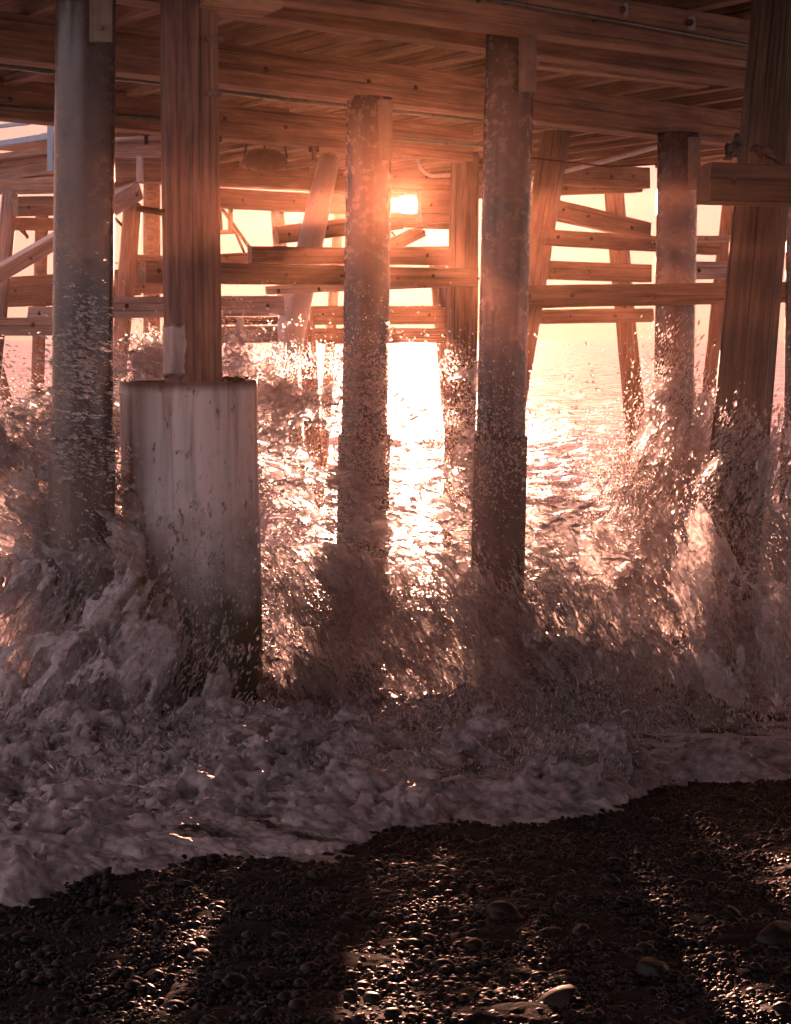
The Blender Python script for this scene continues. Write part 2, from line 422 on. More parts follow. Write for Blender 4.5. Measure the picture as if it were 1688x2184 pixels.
pile('timber_pile', 'raking timber pile at the far left edge with a sunlit right side', (22, 415, 21.0), (-4, 690, 20.0), 34, 34, M['pile'], G_T, rough=0.008)
pile('timber_pile', 'thin pile leaning right in the surf at the bottom left behind the spray', (-6, 770, 22.0), (28, 915, 21.5), 20, 24, M['pile'], G_T, rough=0.008)
G_P = 'square timber posts of the far bents'
def post(label, x0, x1, yt, yb, d, mat=None, lean=0):
    pile('timber_post', label, ((x0+x1)/2+lean, yt, d), ((x0+x1)/2, yb, d), x1-x0, x1-x0, mat or M['brace'], G_P, rough=0.006, nseg=10)
post('slender post left of the thick left pipe pile standing in open water', 66, 94, 440, 880, 23.5, lean=10)
post('post behind the front timber pile with bright slits on both sides', 306, 342, 392, 640, 25.0)
post('far raking post left of the sun between two bright windows of sky', 592, 622, 440, 640, 29.0, lean=-16)
post('distant post right of the raking pale pipe, lit orange', 700, 722, 420, 640, 31.0, lean=14)

# ------------------------------------------------------------------ cross beams (caps)
G_C = 'long cross beams under the deck'
timber('cross_beam', 'nearest dark cross beam at the top carrying a thin pipe, upper of the pair at right', 'beam', (677, -48, 10.11), (1640, 92, 12.64), 0, 0.20, M['cap'], G_C, hreal=0.33, ext=(3.2, 2.2))
timber('cross_beam', 'second cross beam close behind the nearest one with a ragged orange lower edge', 'beam', (540, -20, 10.66), (1625, 140, 13.55), 0, 0.20, M['cap'], G_C, hreal=0.33, ext=(2.6, 1.5), jit=0.009)
timber('cross_beam', 'long dark cross beam resting on the pipe pile left of the sun', 'beam', (0, 72, 12.15), (1404, 251, 16.74), 0, 0.26, M['cap'], G_C, hreal=0.35, ext=(2.0, 2.0))
timber('cross_beam', 'rear cross beam with hanging hooks across the upper left under the long one', 'beam', (0, 208, 15.6), (965, 304, 18.7), 0, 0.26, M['cap'], G_C, hreal=0.38, ext=(2.0, 0.3))
timber('cross_beam', 'farthest brown cross beam behind the hanging lamp, touching the raking pale pipe', 'beam', (380, 362, 22.5), (985, 394, 25.6), 0, 0.3, M['brace'], G_C, hreal=0.37, ext=(1.0, 0.6))
timber('ledger', 'thin ledger board tucked under the second cross beam at the right', 'board', (1150, 134, 12.6), (1512, 180, 13.7), 12, 0.16, M['bright_wood'] if 0 else M['string'])

# ledges, blocks and broken board
o = timber('broken_board', 'pale splintered board end jammed under the top beams left of centre', 'board', (450, -6, 9.75), (600, 8, 9.95), 0, 0.34, M['bright_wood'], hreal=0.05, jit=0.012)

# conduits
G_PI = 'thin pipes run along the cross beams'
def conduit(label, pts, r, mat=None, group=G_PI):
    return tube('conduit', [P(*p) for p in pts], r, mat or M['conduit'], None, label, 'pipe', group)
conduit('thin pipe clipped to the face of the nearest cross beam at the top right', [(300, -110, 8.8), (1026, -5, 10.8), (1300, 42, 11.5), (1606, 98, 12.4)], 0.016)
conduit('dark thin pipe just below the long cross beam', [(-200, 112, 11.9), (0, 139, 12.6), (115, 153, 13.0), (342, 175, 13.7), (608, 212, 14.6), (742, 226, 15.1), (1033, 256, 16.2), (1404, 292, 17.4)], 0.022)
conduit('thin pipe along the face of the rear cross beam', [(-100, 217, 15.2), (0, 227, 15.5), (342, 254, 16.55), (608, 278, 17.5), (738, 287, 17.9), (1040, 312, 18.9)], 0.02)
conduit('pale bent pipe curving down from the deck right above the sun', [(893, 330, 21), (894, 345, 21), (899, 360, 21), (909, 371, 21), (922, 375, 21), (975, 373, 21)], 0.026, M['white_pipe'], None)
conduit('long pale pipe rising to the right under the far deck', [(1060, 402, 19.5), (1175, 373, 20.5), (1290, 344, 20.5), (1420, 308, 20.0)], 0.03, M['white_pipe'], None)
conduit('drooping cable under the far deck near the right pipe pile', [(1080, 330, 19), (1180, 342, 19), (1300, 356, 19), (1404, 350, 19), (1500, 360, 19)], 0.01, M['rust'], None)
# pipe clips on near beam
for i, (x, y) in enumerate(((1327, 21), (1471, 49))):
    e = empty('beam_clip', P(x, y, 11.7+0.4*i)); tag(e, ('left' if i == 0 else 'right')+' of the two small pale clips on top of the nearest cross beam', 'clip', 'small clips on the nearest beam')
    vs, fs = timber_mesh(0.085, 0.03, 0.11, 0.001); o = link_mesh('plate', vs, fs, M['tin'], e); o.location = (-0.04, 0, 0)
    vs, fs = tube_mesh([(0, -0.03, 0), (0, 0.0, 0)], 0.025, 10); link_mesh('bolt', vs, fs, M['rust'], e)

# hooks hanging from the rear beam
for i, (x, y) in enumerate(((140, 263), (462, 297), (312, 283), (670, 318), (778, 328))):
    e = empty('hanger_bolt', P(x, y, 16.2+i*0.35)); tag(e, 'rusty hanger bolt under the rear beam ' + ('beside the blue railing', 'above the left brace of the hanging lamp', 'between the thick pipe and the front timber pile', 'above the raking pale pipe', 'left of the pipe pile by the sun')[i], 'bolt', 'hanger bolts under the rear beam')
    vs, fs = tube_mesh([(0, 0, 0.03), (0, 0, -0.03)], 0.055, 10); link_mesh('washer', vs, fs, M['rust'], e)
    vs, fs = tube_mesh([(0, 0, 0), (0, 0, -0.12)], 0.022, 8); link_mesh('bolt', vs, fs, M['rust'], e)

# ------------------------------------------------------------------ deck with its stringers
deck = empty('pier_deck', UN(8, 10, ZT)); tag(deck, 'dark underside of the pier deck with planks on long stringers', 'deck')
def deck_piece(u0, u1, n0, n1, zt, name='planks'):
    vs = []; fs = []; n = n0; 
    while n < n1:
        wdt = 0.235; zo = zt+random.uniform(-0.004, 0.004)
        k = len(vs)
        for (a, b, z) in ((u0, n, zo), (u1, n, zo), (u1, n+wdt, zo), (u0, n+wdt, zo), (u0, n, zo+0.07), (u1, n, zo+0.07), (u1, n+wdt, zo+0.07), (u0, n+wdt, zo+0.07)):
            vs.append(UN(a+random.uniform(-0.03, 0.03), b, z))
        for f in ((0, 3, 2, 1), (4, 5, 6, 7), (0, 1, 5, 4), (1, 2, 6, 5), (2, 3, 7, 6), (3, 0, 4, 7)):
            fs.append(tuple(k+q for q in f))
        n += wdt+0.008
    o = link_mesh(name, vs, fs, M['string']); attach(o, deck, Matrix.Identity(4))
def stringer(u, n0, n1, z, H=0.3, T=0.11):
    seed_n[0] += 1
    vs, fs = timber_mesh(n1-n0, T, H, 0.004, seg=0.5, seed=seed_n[0])
    o = link_mesh('stringer', vs, fs, M['string'])
    a = UN(u, n0, z+H/2)
    # x along N, y along -U
    R = Matrix((N, -U, Vector((0, 0, 1)))).transposed().to_4x4()
    attach(o, deck, Matrix.Translation(a) @ R)
zs = ZT+0.004
u = 2.2
while u < 24:
    n1 = 16.2 if not (9.8 < u < 16.4) else 22.0
    if n1 > 20:
        stringer(u, 4.5, 13.2, zs); stringer(u+0.13, 13.0, 22.0, zs)
    else:
        stringer(u, 4.5, n1, zs)
    u += 0.62+random.uniform(-0.03, 0.03)
deck_piece(-3.0, 24.5, -10.0, 2.98, zs+0.304)
deck_piece(1.2, 24.5, 3.0, 16.4, zs+0.304)
deck_piece(9.6, 16.8, 16.42, 22.2, zs+0.304)

# ------------------------------------------------------------------ braces between the far piles
G_B = 'horizontal and raking brace timbers'
def br(label, a, b, h, T=0.12, mat='brace', ext=(0, 0), hreal=None):
    return timber('brace', label, 'brace', a, b, h, T, M[mat], G_B, ext=ext, hreal=hreal, jit=0.006)
br('long dark brace crossing below the sun from the front timber pile', (312, 580, 15.9), (1020, 592, 18.6), 46, 0.16)
br('stub of brace resting on the long dark brace with a square left end', (539, 543, 18.4), (965, 548, 19.6), 37, 0.15)
br('brace with a rounded left end tilting up to the right under the sun', (594, 500, 20.8), (860, 470, 21.2), 38, 0.25)
br('pale lit brace with a rusty bolt stain right of the front timber pile', (241, 656, 16.2), (608, 652, 17.0), 45, 0.12, 'brace_pale')
br('pale lit brace at the far left edge just above the sea', (-60, 697, 17.0), (114, 696, 17.4), 39, 0.12, 'brace_pale')
br('short pale offcut behind the far left pale brace', (59, 666, 19.0), (112, 666, 19.0), 23, 0.10, 'brace_pale')
br('thin pinkish brace directly below the long dark one', (570, 619, 19.6), (956, 604, 20.3), 18, 0.10, 'brace_pale')
br('orange brown brace below the large bright window of sky', (668, 673, 21.5), (965, 672, 22.3), 41, 0.12)
br('lowest brace touching the horizon left of the dark upright pile', (673, 717, 22.5), (965, 716, 23.3), 34, 0.14)
br('low brown brace behind the pale bolt stained brace', (472, 684, 20.0), (620, 684, 20.4), 17, 0.12)
br('low grey brace above the water right of the front timber pile', (472, 714, 18.5), (592, 713, 18.9), 36, 0.12, 'brace_pale')
br('raking pale brace rising to the right at the left edge', (-30, 605, 18.3), (118, 518, 18.9), 30, 0.22, 'brace_pale', (0, 0.2))
br('short raking brace with a pale upper end right of the thick left pipe', (225, 452, 19.6), (302, 405, 20.2), 42, 0.2, 'brace_pale')
br('brown brace high at the left edge below the lower walkway', (40, 440, 20.5), (245, 436, 21.5), 42, 0.15)
br('lower brown brace at the left edge over the small sky window', (30, 477, 21.0), (120, 478, 21.5), 27, 0.15)
br('brace at the left edge below the raking pale one', (10, 622, 21.5), (300, 600, 22.0), 60, 0.12)
br('thin brace above the pale left brace', (0, 645, 22.5), (262, 636, 23.0), 22, 0.12)
br('brace between the raking pile and the front timber pile above the dark square end', (268, 556, 21.5), (352, 560, 22.0), 30, 0.12)
br('reddish brace behind the front timber pile', (285, 610, 23.0), (352, 612, 23.0), 30, 0.10)
br('far brace filling below the two tall sky windows', (465, 553, 23.2), (640, 543, 23.8), 22, 0.12)
br('big far timber above the tall sky windows left of the raking pipe', (440, 420, 25.8), (745, 436, 27.2), 42, 0.2)
br('far timber crossing just left of the sun', (700, 404, 27.6), (852, 406, 28.0), 30, 0.2)
br('timber right of and below the sun above the small triangular window', (835, 468, 22.4), (1010, 474, 22.9), 30, 0.2)
br('wide far timber right above the sun under the farthest cross beam', (825, 376, 23.4), (1010, 382, 24.0), 50, 0.2)
br('raking timber below the sun cutting the bright wedge', (832, 528, 23.9), (905, 492, 24.2), 26, 0.2)
br('thick timber between the sun and the upright dark pile, below the bent pipe', (899, 440, 21.8), (1010, 440, 22.0), 70, 0.2)
br('thin far timber under the small sky slits', (832, 535, 24.6), (960, 532, 25.0), 16, 0.12)
br('heavy weathered dark brace right of the broad pipe pile', (1100, 633, 14.2), (1760, 622, 16.4), 50, 0.16)
br('slim brace with a cut right end above the heavy weathered one', (1160, 575, 19.0), (1391, 583, 19.8), 40, 0.14)
br('upper long brace crossing behind the open sky pipe pile', (1170, 505, 18.2), (1535, 528, 19.8), 34, 0.14)
br('raking brace falling to the right with a square end against the sky', (1186, 445, 20.0), (1389, 494, 21.4), 42, 0.14)
br('uppermost heavy timber end against the sky right of the raking pile', (1190, 368, 20.8), (1387, 380, 22.4), 48, 0.25)
br('second timber just under the uppermost end on the right', (1190, 404, 21.5), (1372, 398, 22.4), 24, 0.2)
br('lowest brace above the horizon on the right', (1120, 676, 20.0), (1395, 672, 20.8), 31, 0.14)
br('pale end brace between the sky pipe pile and the mossy pile', (1470, 576, 18.4), (1560, 576, 18.7), 38, 0.14, 'brace_pale')
br('thin pale ledge above the pale end brace', (1484, 509, 19.2), (1560, 509, 19.4), 14, 0.12, 'brace_pale')
timber('block', 'short dark square timber with two pigeons, bolted across the mossy leaning pile', 'timber', (1514, 387, 9.45), (1760, 394, 9.5), 82, 0.30, M['block'], jit=0.006)

# far metal cross bracing
def rods(label, lines, d, r=0.02):
    e = empty('metal_bracing', P(lines[0][0], lines[0][1], d)); tag(e, label, 'bracing')
    for (x0, y0, x1, y1, q) in lines:
        vs, fs = tube_mesh([P(x0, y0, d), P(x1, y1, d)], r*q, 8)
        o = link_mesh('rod', vs, fs, M['rust'], None, True); attach(o, e, Matrix.Identity(4))
rods('thin dark steel bracing seen against the sky right of the front timber pile', [(462, 428, 545, 545, 1.6), (492, 436, 492, 496, 2.2), (462, 496, 500, 494, 2), (496, 480, 522, 540, 1.3), (470, 448, 474, 500, 1.2)], 27)
rods('thin dark rods crossing the small sky window at the far left', [(24, 470, 60, 505, 1.3), (40, 468, 60, 508, 1.3)], 24)
rods('thin dark rod in the slit right of the thick left pipe', [(240, 460, 262, 482, 1.2)], 24)
rods('thin rods crossing the bright wedge right of the pipe by the sun', [(836, 494, 850, 512, 1.0)], 26)
rods('small rods in the triangular gap right of the raking pile', [(1284, 500, 1300, 530, 1.2), (1325, 505, 1326, 530, 0.8)], 26)

# ------------------------------------------------------------------ lower walkway with railing, far left
wk = empty('lower_walkway', P(100, 330, 24)); tag(wk, 'lower walkway with blue grey railing beyond the left pipe pile', 'walkway')
def wpart(name, a, b, h, T, mat):
    o = timber(name, None, None, a, b, h, T, M[mat]); m = o.matrix_world.copy(); attach(o, wk, m)
wpart('edge_beam', (-80, 372, 23.0), (118, 344, 21.5), 48, 0.3, 'brace')
wpart('curb_board', (-80, 346, 22.8), (118, 318, 21.3), 15, 0.4, 'cap')
wpart('rail', (-80, 318, 23.0), (118, 288, 21.5), 13, 0.05, 'blue_paint')
wpart('rail', (-80, 277, 23.0), (60, 262, 22.0), 8, 0.05, 'blue_paint')
wpart('lower_beam', (-80, 398, 22.8), (245, 390, 20.5), 30, 0.3, 'cap')
for x, yt, yb in ((101, 268, 366),):
    a = P(x, yb, 21.0); vs, fs = timber_mesh(0.07, 0.07, (yb-yt)/F*21.0, 0.001); o = link_mesh('rail_post', vs, fs, M['blue_paint']); attach(o, wk, Matrix.Translation(a+Vector((0, 0, (yb-yt)/F*10.5))))
bx = empty('edge_structure', P(290, 330, 20)); tag(bx, 'pinkish boxed timber with a pale post right of the thick left pipe', 'timber')
for nm, a, b, h, T, mt in (('box_beam', (225, 318, 20.6), (352, 314, 20.9), 36, 0.4, 'brace_pale'), ('sill', (225, 362, 19.9), (352, 362, 20.4), 52, 0.3, 'brace'), ('cap_board', (225, 298, 20.4), (352, 292, 20.7), 8, 0.5, 'brace_pale')):
    o = timber(nm, None, None, a, b, h, T, M[mt]); m = o.matrix_world.copy(); attach(o, bx, m)
a = P(298, 387, 19.7); vs, fs = timber_mesh(0.075, 0.08, 0.3, 0.001); o = link_mesh('pale_post', vs, fs, M['tin']); attach(o, bx, Matrix.Translation(a+Vector((-0.04, 0, 0.15))))

# ------------------------------------------------------------------ hanging caged lamp (unlit) under the rear beam
lp = empty('hanging_lamp', P(565, 330, 17.6)); tag(lp, 'unlit domed lamp housing hung by rods under the rear cross beam', 'lamp')
prof = [(0.02, 0.06), (0.12, 0.05), (0.19, 0.0), (0.22, -0.06), (0.23, -0.09), (0.215, -0.09)]
vs = []; fs = []; n = 28
for r_, z in prof:
    for j in range(n): a = 2*math.pi*j/n; vs.append((r_*math.cos(a)*1.1, r_*math.sin(a), z))
for i in range(len(prof)-1):
    for j in range(n):
        a = i*n+j; b = i*n+(j+1) % n; fs.append((a, a+n, b+n, b))
fs.append(tuple(range(n)))
link_mesh('lamp_shade', vs, fs, M['rust'], lp, True)
vs = []; fs = []
for i in range(7):
    t = i/6*math.pi/2
    for j in range(n): a = 2*math.pi*j/n; vs.append((0.2*math.cos(t)*math.cos(a)*1.1, 0.2*math.cos(t)*math.sin(a), -0.09-0.10*math.sin(t)))
for i in range(6):
    for j in range(n):
        a = i*n+j; b = i*n+(j+1) % n; fs.append((a, a+n, b+n, b))
link_mesh('lens', vs, fs, M['rust'], lp, True)
for x in (-0.22, 0.0, 0.24):
    vs, fs = tube_mesh([(x, 0, -0.04 if x else 0.05), (x*0.8, 0, 0.24)], 0.012, 8); link_mesh('rod', vs, fs, M['rust'], lp)

# ------------------------------------------------------------------ pigeons on the short block
def plumage(name, a, b):
    m, t, bb, _ = new_mat(name); v, r = objcoord(t)
    t.links.new(mixc(t, ramp(t, noise_tex(t, v, 28, 4), [(0.42, 0.0), (0.58, 1.0)]), a, b), bb.inputs['Base Color']); bb.inputs['Roughness'].default_value = 0.6
    bump(t, bb, noise_tex(t, mapped(t, v, (60, 60, 160)), 2, 4), 0.4, 0.004); return m
M['slate'] = plumage('slate_feathers', (0.03, 0.03, 0.035), (0.09, 0.085, 0.09)); M['rufous'] = plumage('reddish_feathers', (0.06, 0.025, 0.02), (0.13, 0.06, 0.05)); M['horn'] = plumage('horn', (0.2, 0.08, 0.06), (0.3, 0.12, 0.1))
def loft(path, n=16):
    """path: (point, width, height) -> closed smooth tube"""
    pts = [Vector(p[0]) for p in path]; vs = []; fs = []
    for i, (p, w_, h_) in enumerate(path):
        d = (pts[min(i+1, len(pts)-1)]-pts[max(0, i-1)]).normalized(); s = Vector((0, 1, 0)); u = d.cross(s).normalized()
        for j in range(n): a = 2*math.pi*j/n; vs.append(pts[i]+s*math.cos(a)*w_+u*math.sin(a)*h_)
    for i in range(len(path)-1):
        for j in range(n): a = i*n+j; b = i*n+(j+1) % n; fs.append((a, b, b+n, a+n))
    fs.append(tuple(range(n-1, -1, -1))); fs.append(tuple((len(path)-1)*n+j for j in range(n)))
    return vs, fs
def pigeon(label, loc, yaw, neck, mat, s=1.0):
    """side view in the X-Z plane, facing +X. neck: list of (x, z) for neck, crown, face"""
    e = empty('pigeon', loc, Matrix.Translation(loc) @ Matrix.Rotation(yaw, 4, 'Z') @ Matrix.Scale(s, 4)); tag(e, label, 'bird', 'pigeons on the short block')
    (nx, nz), (hx, hz), (fx, fz) = neck
    body = [((-0.085, 0, 0.05), 0.006, 0.004), ((-0.07, 0, 0.058), 0.024, 0.016), ((-0.045, 0, 0.07), 0.038, 0.034), ((-0.01, 0, 0.085), 0.049, 0.049), ((0.025, 0, 0.102), 0.048, 0.050), ((0.05, 0, 0.125), 0.036, 0.038),
            ((nx, 0, nz), 0.021, 0.022), ((nx*0.5+hx*0.5, 0, nz*0.5+hz*0.5), 0.018, 0.019), ((hx, 0, hz), 0.019, 0.020), ((fx, 0, fz), 0.013, 0.013), ((fx+(fx-hx)*0.35, 0, fz+(fz-hz)*0.35), 0.004, 0.004)]
    vs, fs = loft(body); b = link_mesh('body', vs, fs, mat, e, True); sm = b.modifiers.new('smooth', 'SUBSURF'); sm.levels = sm.render_levels = 2
    dx, dz = fx-hx, fz-hz; l = math.hypot(dx, dz); dx /= l; dz /= l
    vs, fs = tube_mesh([(fx+dx*0.005, 0, fz+dz*0.005), (fx+dx*0.02, 0, fz+dz*0.02-0.002), (fx+dx*0.03, 0, fz+dz*0.03-0.006)], [0.0045, 0.003, 0.001], 8); link_mesh('beak', vs, fs, M['horn'], e, True)
    for sy in (1, -1):
        w_ = [((0.055, sy*0.036, 0.118), 0.006, 0.012), ((0.02, sy*0.048, 0.108), 0.007, 0.036), ((-0.03, sy*0.046, 0.085), 0.007, 0.036), ((-0.08, sy*0.03, 0.06), 0.005, 0.018), ((-0.125, sy*0.014, 0.035), 0.002, 0.004)]
        vs, fs = loft(w_, 12); link_mesh('wing', vs, fs, mat, e, True)
        vs, fs = tube_mesh([(0.005, sy*0.02, 0.05), (0.0, sy*0.02, 0.028), (0.004, sy*0.02, 0.003)], [0.007, 0.0035, 0.0035], 8); lg = link_mesh('leg', vs, fs, M['horn'], e, True)
        for a in (-0.5, 0, 0.5, math.pi):
            vs, fs = tube_mesh([(0.004, sy*0.02, 0.004), (0.004+0.022*math.cos(a), sy*0.02+0.022*math.sin(a), 0.003)], [0.003, 0.0015], 6); link_mesh('toe', vs, fs, M['horn'], lg)
        vs, fs = tube_mesh([(hx+dx*0.004, sy*0.017, hz+0.004), (hx+dx*0.004, sy*0.0195, hz+0.004)], 0.0035, 8); link_mesh('eye', vs, fs, M['rust'], e)
    tl = [((-0.06, 0, 0.058), 0.022, 0.010), ((-0.11, 0, 0.036), 0.026, 0.005), ((-0.155, 0, 0.012), 0.032, 0.002)]
    vs, fs = loft(tl, 12); link_mesh('tail', vs, fs, mat, e, True)
bz = P(1571, 345, 9.45).z
pb = P(1566, 345, 9.58); pigeon('dark slate pigeon sitting upright at the left end of the short block', Vector((pb.x, pb.y, bz)), math.radians(62), [(0.062, 0.16), (0.066, 0.195), (0.086, 0.19)], M['slate'], 0.92)
pb = P(1622, 345, 9.6); pigeon('reddish brown pigeon bending down in front of the mossy pile', Vector((pb.x, pb.y-0.05, bz)), math.radians(205), [(0.075, 0.125), (0.098, 0.11), (0.11, 0.092)], M['rufous'], 0.74)
# bolts along the cross beams and braces, each a part of its timber
for o in [q for q in C.objects if q.name.split('.')[0] in ('cross_beam', 'brace', 'block')]:
    bb_ = [Vector(c) for c in o.bound_box]; L_ = max(c.x for c in bb_); x = 0.14; k = 0
    while x < L_ and k < 8:
        vs, fs = tube_mesh([(x, -0.016, random.uniform(-0.04, 0.04)), (x, 0.004, 0)], 0.02, 6); q = link_mesh('bolt', vs, fs, M['rust'], o); k += 1
        x += random.uniform(0.5, 1.1) if k > 1 else 0.5

# ------------------------------------------------------------------ beach, sea and surf
def ground_z(y):
    return np.maximum(0.55-0.112*(y-4.2), -1.2)
FX = np.array([-8, -3.2, -1.3, -0.97, -0.4, 0.01, 0.5, 0.83, 1.0, 1.2, 1.5, 1.97, 3, 9]); FY = np.array([4.2, 4.75, 5.4, 5.74, 6.35, 6.72, 6.95, 7.12, 7.35, 7.78, 8.08, 8.16, 8.25, 8.6])
def periodic_noise(n, beta, seed, aniso=(1, 1)):
    """tileable 2-D noise, unit variance, spectrum k^-beta, stretched by aniso"""
    r = np.random.default_rng(seed)
    kx = np.fft.fftfreq(n)[None, :]*n*aniso[0]; ky = np.fft.fftfreq(n)[:, None]*n*aniso[1]
    k = np.sqrt(kx**2+ky**2); k[0, 0] = 1
    a = (r.normal(size=(n, n))+1j*r.normal(size=(n, n)))*k**(-beta)
    a[0, 0] = 0; a[k < 2] *= 0.3
    f = np.fft.ifft2(a).real
    return f/f.std()
def samp(tile, x, y, scale):
    """bilinear sample of a tile, one tile = scale metres"""
    n = tile.shape[0]; u_ = (x/scale % 1)*n; v_ = (y/scale % 1)*n
    i = np.floor(u_).astype(int); j = np.floor(v_).astype(int); fu = u_-i; fv = v_-j
    i %= n; j %= n; i1 = (i+1) % n; j1 = (j+1) % n
    return tile[j, i]*(1-fu)*(1-fv)+tile[j, i1]*fu*(1-fv)+tile[j1, i]*(1-fu)*fv+tile[j1, i1]*fu*fv
T1 = periodic_noise(512, 1.9, 1); T2 = periodic_noise(512, 1.6, 2); T3 = periodic_noise(512, 1.9, 3, (0.35, 1)); T4 = periodic_noise(512, 1.3, 4)
def grid_faces(nr, nc):
    i = np.arange(nr-1)[:, None]*nc+np.arange(nc-1)[None, :]
    return np.stack([i, i+1, i+nc+1, i+nc], -1).reshape(-1, 4)

# beach sheet
ys = np.concatenate([np.linspace(-9, 3.4, 60), np.linspace(3.45, 10, 520), np.linspace(10.2, 60, 60)])
cs = np.linspace(-1, 1, 420)
Y, Cc = np.meshgrid(ys, cs, indexing='ij'); X = Cc*np.where(Y < 11, np.maximum(3.4, 0.55*np.abs(Y)+1.0), np.maximum(6, Y))
X = np.where(Y < 3.4, Cc*9, X)
Z = ground_z(Y)+samp(T1, X, Y, 3.0)*0.012+samp(T2, X, Y, 0.8)*0.006
m, t, b, _ = new_mat('wet_black_gravel')
v, rnd = objcoord(t)
g = noise_tex(t, mapped(t, v, (30, 60, 30)), 1.6, 8, 0.7)
t.links.new(mixc(t, g, (0.002, 0.0015, 0.0015), (0.009, 0.007, 0.007)), b.inputs['Base Color'])
t.links.new(ramp(t, noise_tex(t, v, 3.5, 3), [(0.4, 0.75), (0.65, 0.95)]), b.inputs['Roughness'])
b.inputs['IOR'].default_value = 1.33; b.inputs['Specular IOR Level'].default_value = 0.3; bump(t, b, g, 1.0, 0.05); M['gravel'] = m
beach = np_mesh('beach', np.stack([X, Y, Z], -1).reshape(-1, 3), grid_faces(*Y.shape)[:, ::1], M['gravel']); beach['kind'] = 'structure'

# pebbles: one uncountable mass
def ico(sub):
    bm = bmesh.new(); bmesh.ops.create_icosphere(bm, subdivisions=sub, radius=1)
    v = np.array([q.co[:] for q in bm.verts]); f = np.array([[q.index for q in p.verts] for p in bm.faces]); bm.free(); return v, f
def stone_shapes(sub, count, seed):
    r = np.random.default_rng(seed); v, f = ico(sub); out = []
    for k in range(count):
        q = v.copy()
        for p_ in range(4):      # cut facets, then soften
            d = r.normal(size=3); d /= np.linalg.norm(d); h = r.uniform(0.6, 0.9)
            s_ = q@d; over = np.maximum(0, s_-h); q -= d[None, :]*over[:, None]*0.8
        q *= np.array([1, r.uniform(0.65, 0.95), r.uniform(0.42, 0.75)])
        out.append(q)
    return out, f
def stones(name, xy, rad, sub, seed, mat, sink=0.35):
    shapes, f = stone_shapes(sub, 14, seed); r = np.random.default_rng(seed+1)
    n = len(rad); nv = len(shapes[0]); V = np.empty((n, nv, 3), np.float32)
    which = r.integers(0, len(shapes), n); S = np.stack(shapes)[which]
    a = r.uniform(0, 2*np.pi, n); tx = r.normal(0, 0.22, n)
    ca, sa = np.cos(a), np.sin(a)
    x = S[..., 0]*ca[:, None]-S[..., 1]*sa[:, None]; y = S[..., 0]*sa[:, None]+S[..., 1]*ca[:, None]
    z = S[..., 2]+x*tx[:, None]
    V[..., 0] = x*rad[:, None]+xy[:, 0:1]; V[..., 1] = y*rad[:, None]+xy[:, 1:2]
    zb = ground_z(xy[:, 1])+samp(T1, xy[:, 0], xy[:, 1], 3.0)*0.012
    V[..., 2] = z*rad[:, None]+(zb+rad*(0.5-sink)+r.uniform(-0.2, 0.2, n)*rad)[:, None]
    Fc = (f[None]+(np.arange(n)*nv)[:, None, None]).reshape(-1, 3)
    return np_mesh(name, V.reshape(-1, 3), Fc, mat)
def scatter(n, y0, y1, seed):
    r = np.random.default_rng(seed); out = []
    while len(out) < n:
        y = r.uniform(y0, y1); x = r.uniform(-1, 1)*(0.29*y+0.65)
        if r.uniform(0, y1) < y*1.2: out.append((x, y))
    return np.array(out)
m, t, b, _ = new_mat('wet_stone')
v, rnd = objcoord(t)
g = noise_tex(t, v, 40, 5)
isl = nd(t, 'ShaderNodeNewGeometry').outputs['Random Per Island']
c = mixc(t, isl, (0.001, 0.0009, 0.001), (0.005, 0.0042, 0.0045))
t.links.new(mixc(t, g, c, (0.005, 0.0045, 0.005)), b.inputs['Base Color'])
t.links.new(ramp(t, g, [(0.35, 0.3), (0.65, 0.6)]), b.inputs['Roughness'])
bump(t, b, noise_tex(t, v, 90, 6, 0.7), 0.35, 0.004); b.inputs['IOR'].default_value = 1.3; b.inputs['Specular IOR Level'].default_value = 0.35; M['stone'] = m
xy = scatter(110000, 3.7, 9.0, 5); rad = np.clip(np.random.default_rng(6).lognormal(math.log(0.0072), 0.5, len(xy)), 0.004, 0.034)
big = rad > 0.0105
tag(stones('pebbles', xy[big], rad[big], 2, 11, M['stone']), 'wet dark pebbles covering the shore', kind='stuff')
tag(stones('gravel', xy[~big], rad[~big], 1, 12, M['stone'], 0.2), 'fine wet dark gravel between the pebbles', kind='stuff')
xy = scatter(70, 3.8, 8.2, 15); rad = np.random.default_rng(16).uniform(0.026, 0.046, len(xy))
tag(stones('cobbles', xy, rad, 3, 21, M['stone'], 0.5), 'wet dark cobbles among the pebbles', kind='stuff')
def rock(label, x, y, wpx, seed):
    # place on the ground where the pixel ray meets it
    s_ = (y-HY)/F; d = (CZ-1.0204)/(s_-0.112)
    p = P(x, y, d); r_ = wpx/2/F*d
    o = stones('boulder', np.array([[p.x, p.y]]), np.array([r_]), 4, seed, M['stone'], 0.45)
    tag(o, label, 'rock')
rock('largest wet black rock cut by the right edge of the picture', 1668, 2010, 120, 31)
rock('upright dark rock with a pale wet flank near the bottom, right of centre', 1180, 2140, 110, 33)
rock('low rounded dark rock with a shining back edge left of the right boulder', 1075, 1960, 84, 35)
rock('domed dark rock between the low rounded rock and the right boulder', 1238, 1990, 58, 37)
rock('flat long dark rock near the bottom right', 1395, 2060, 96, 39)

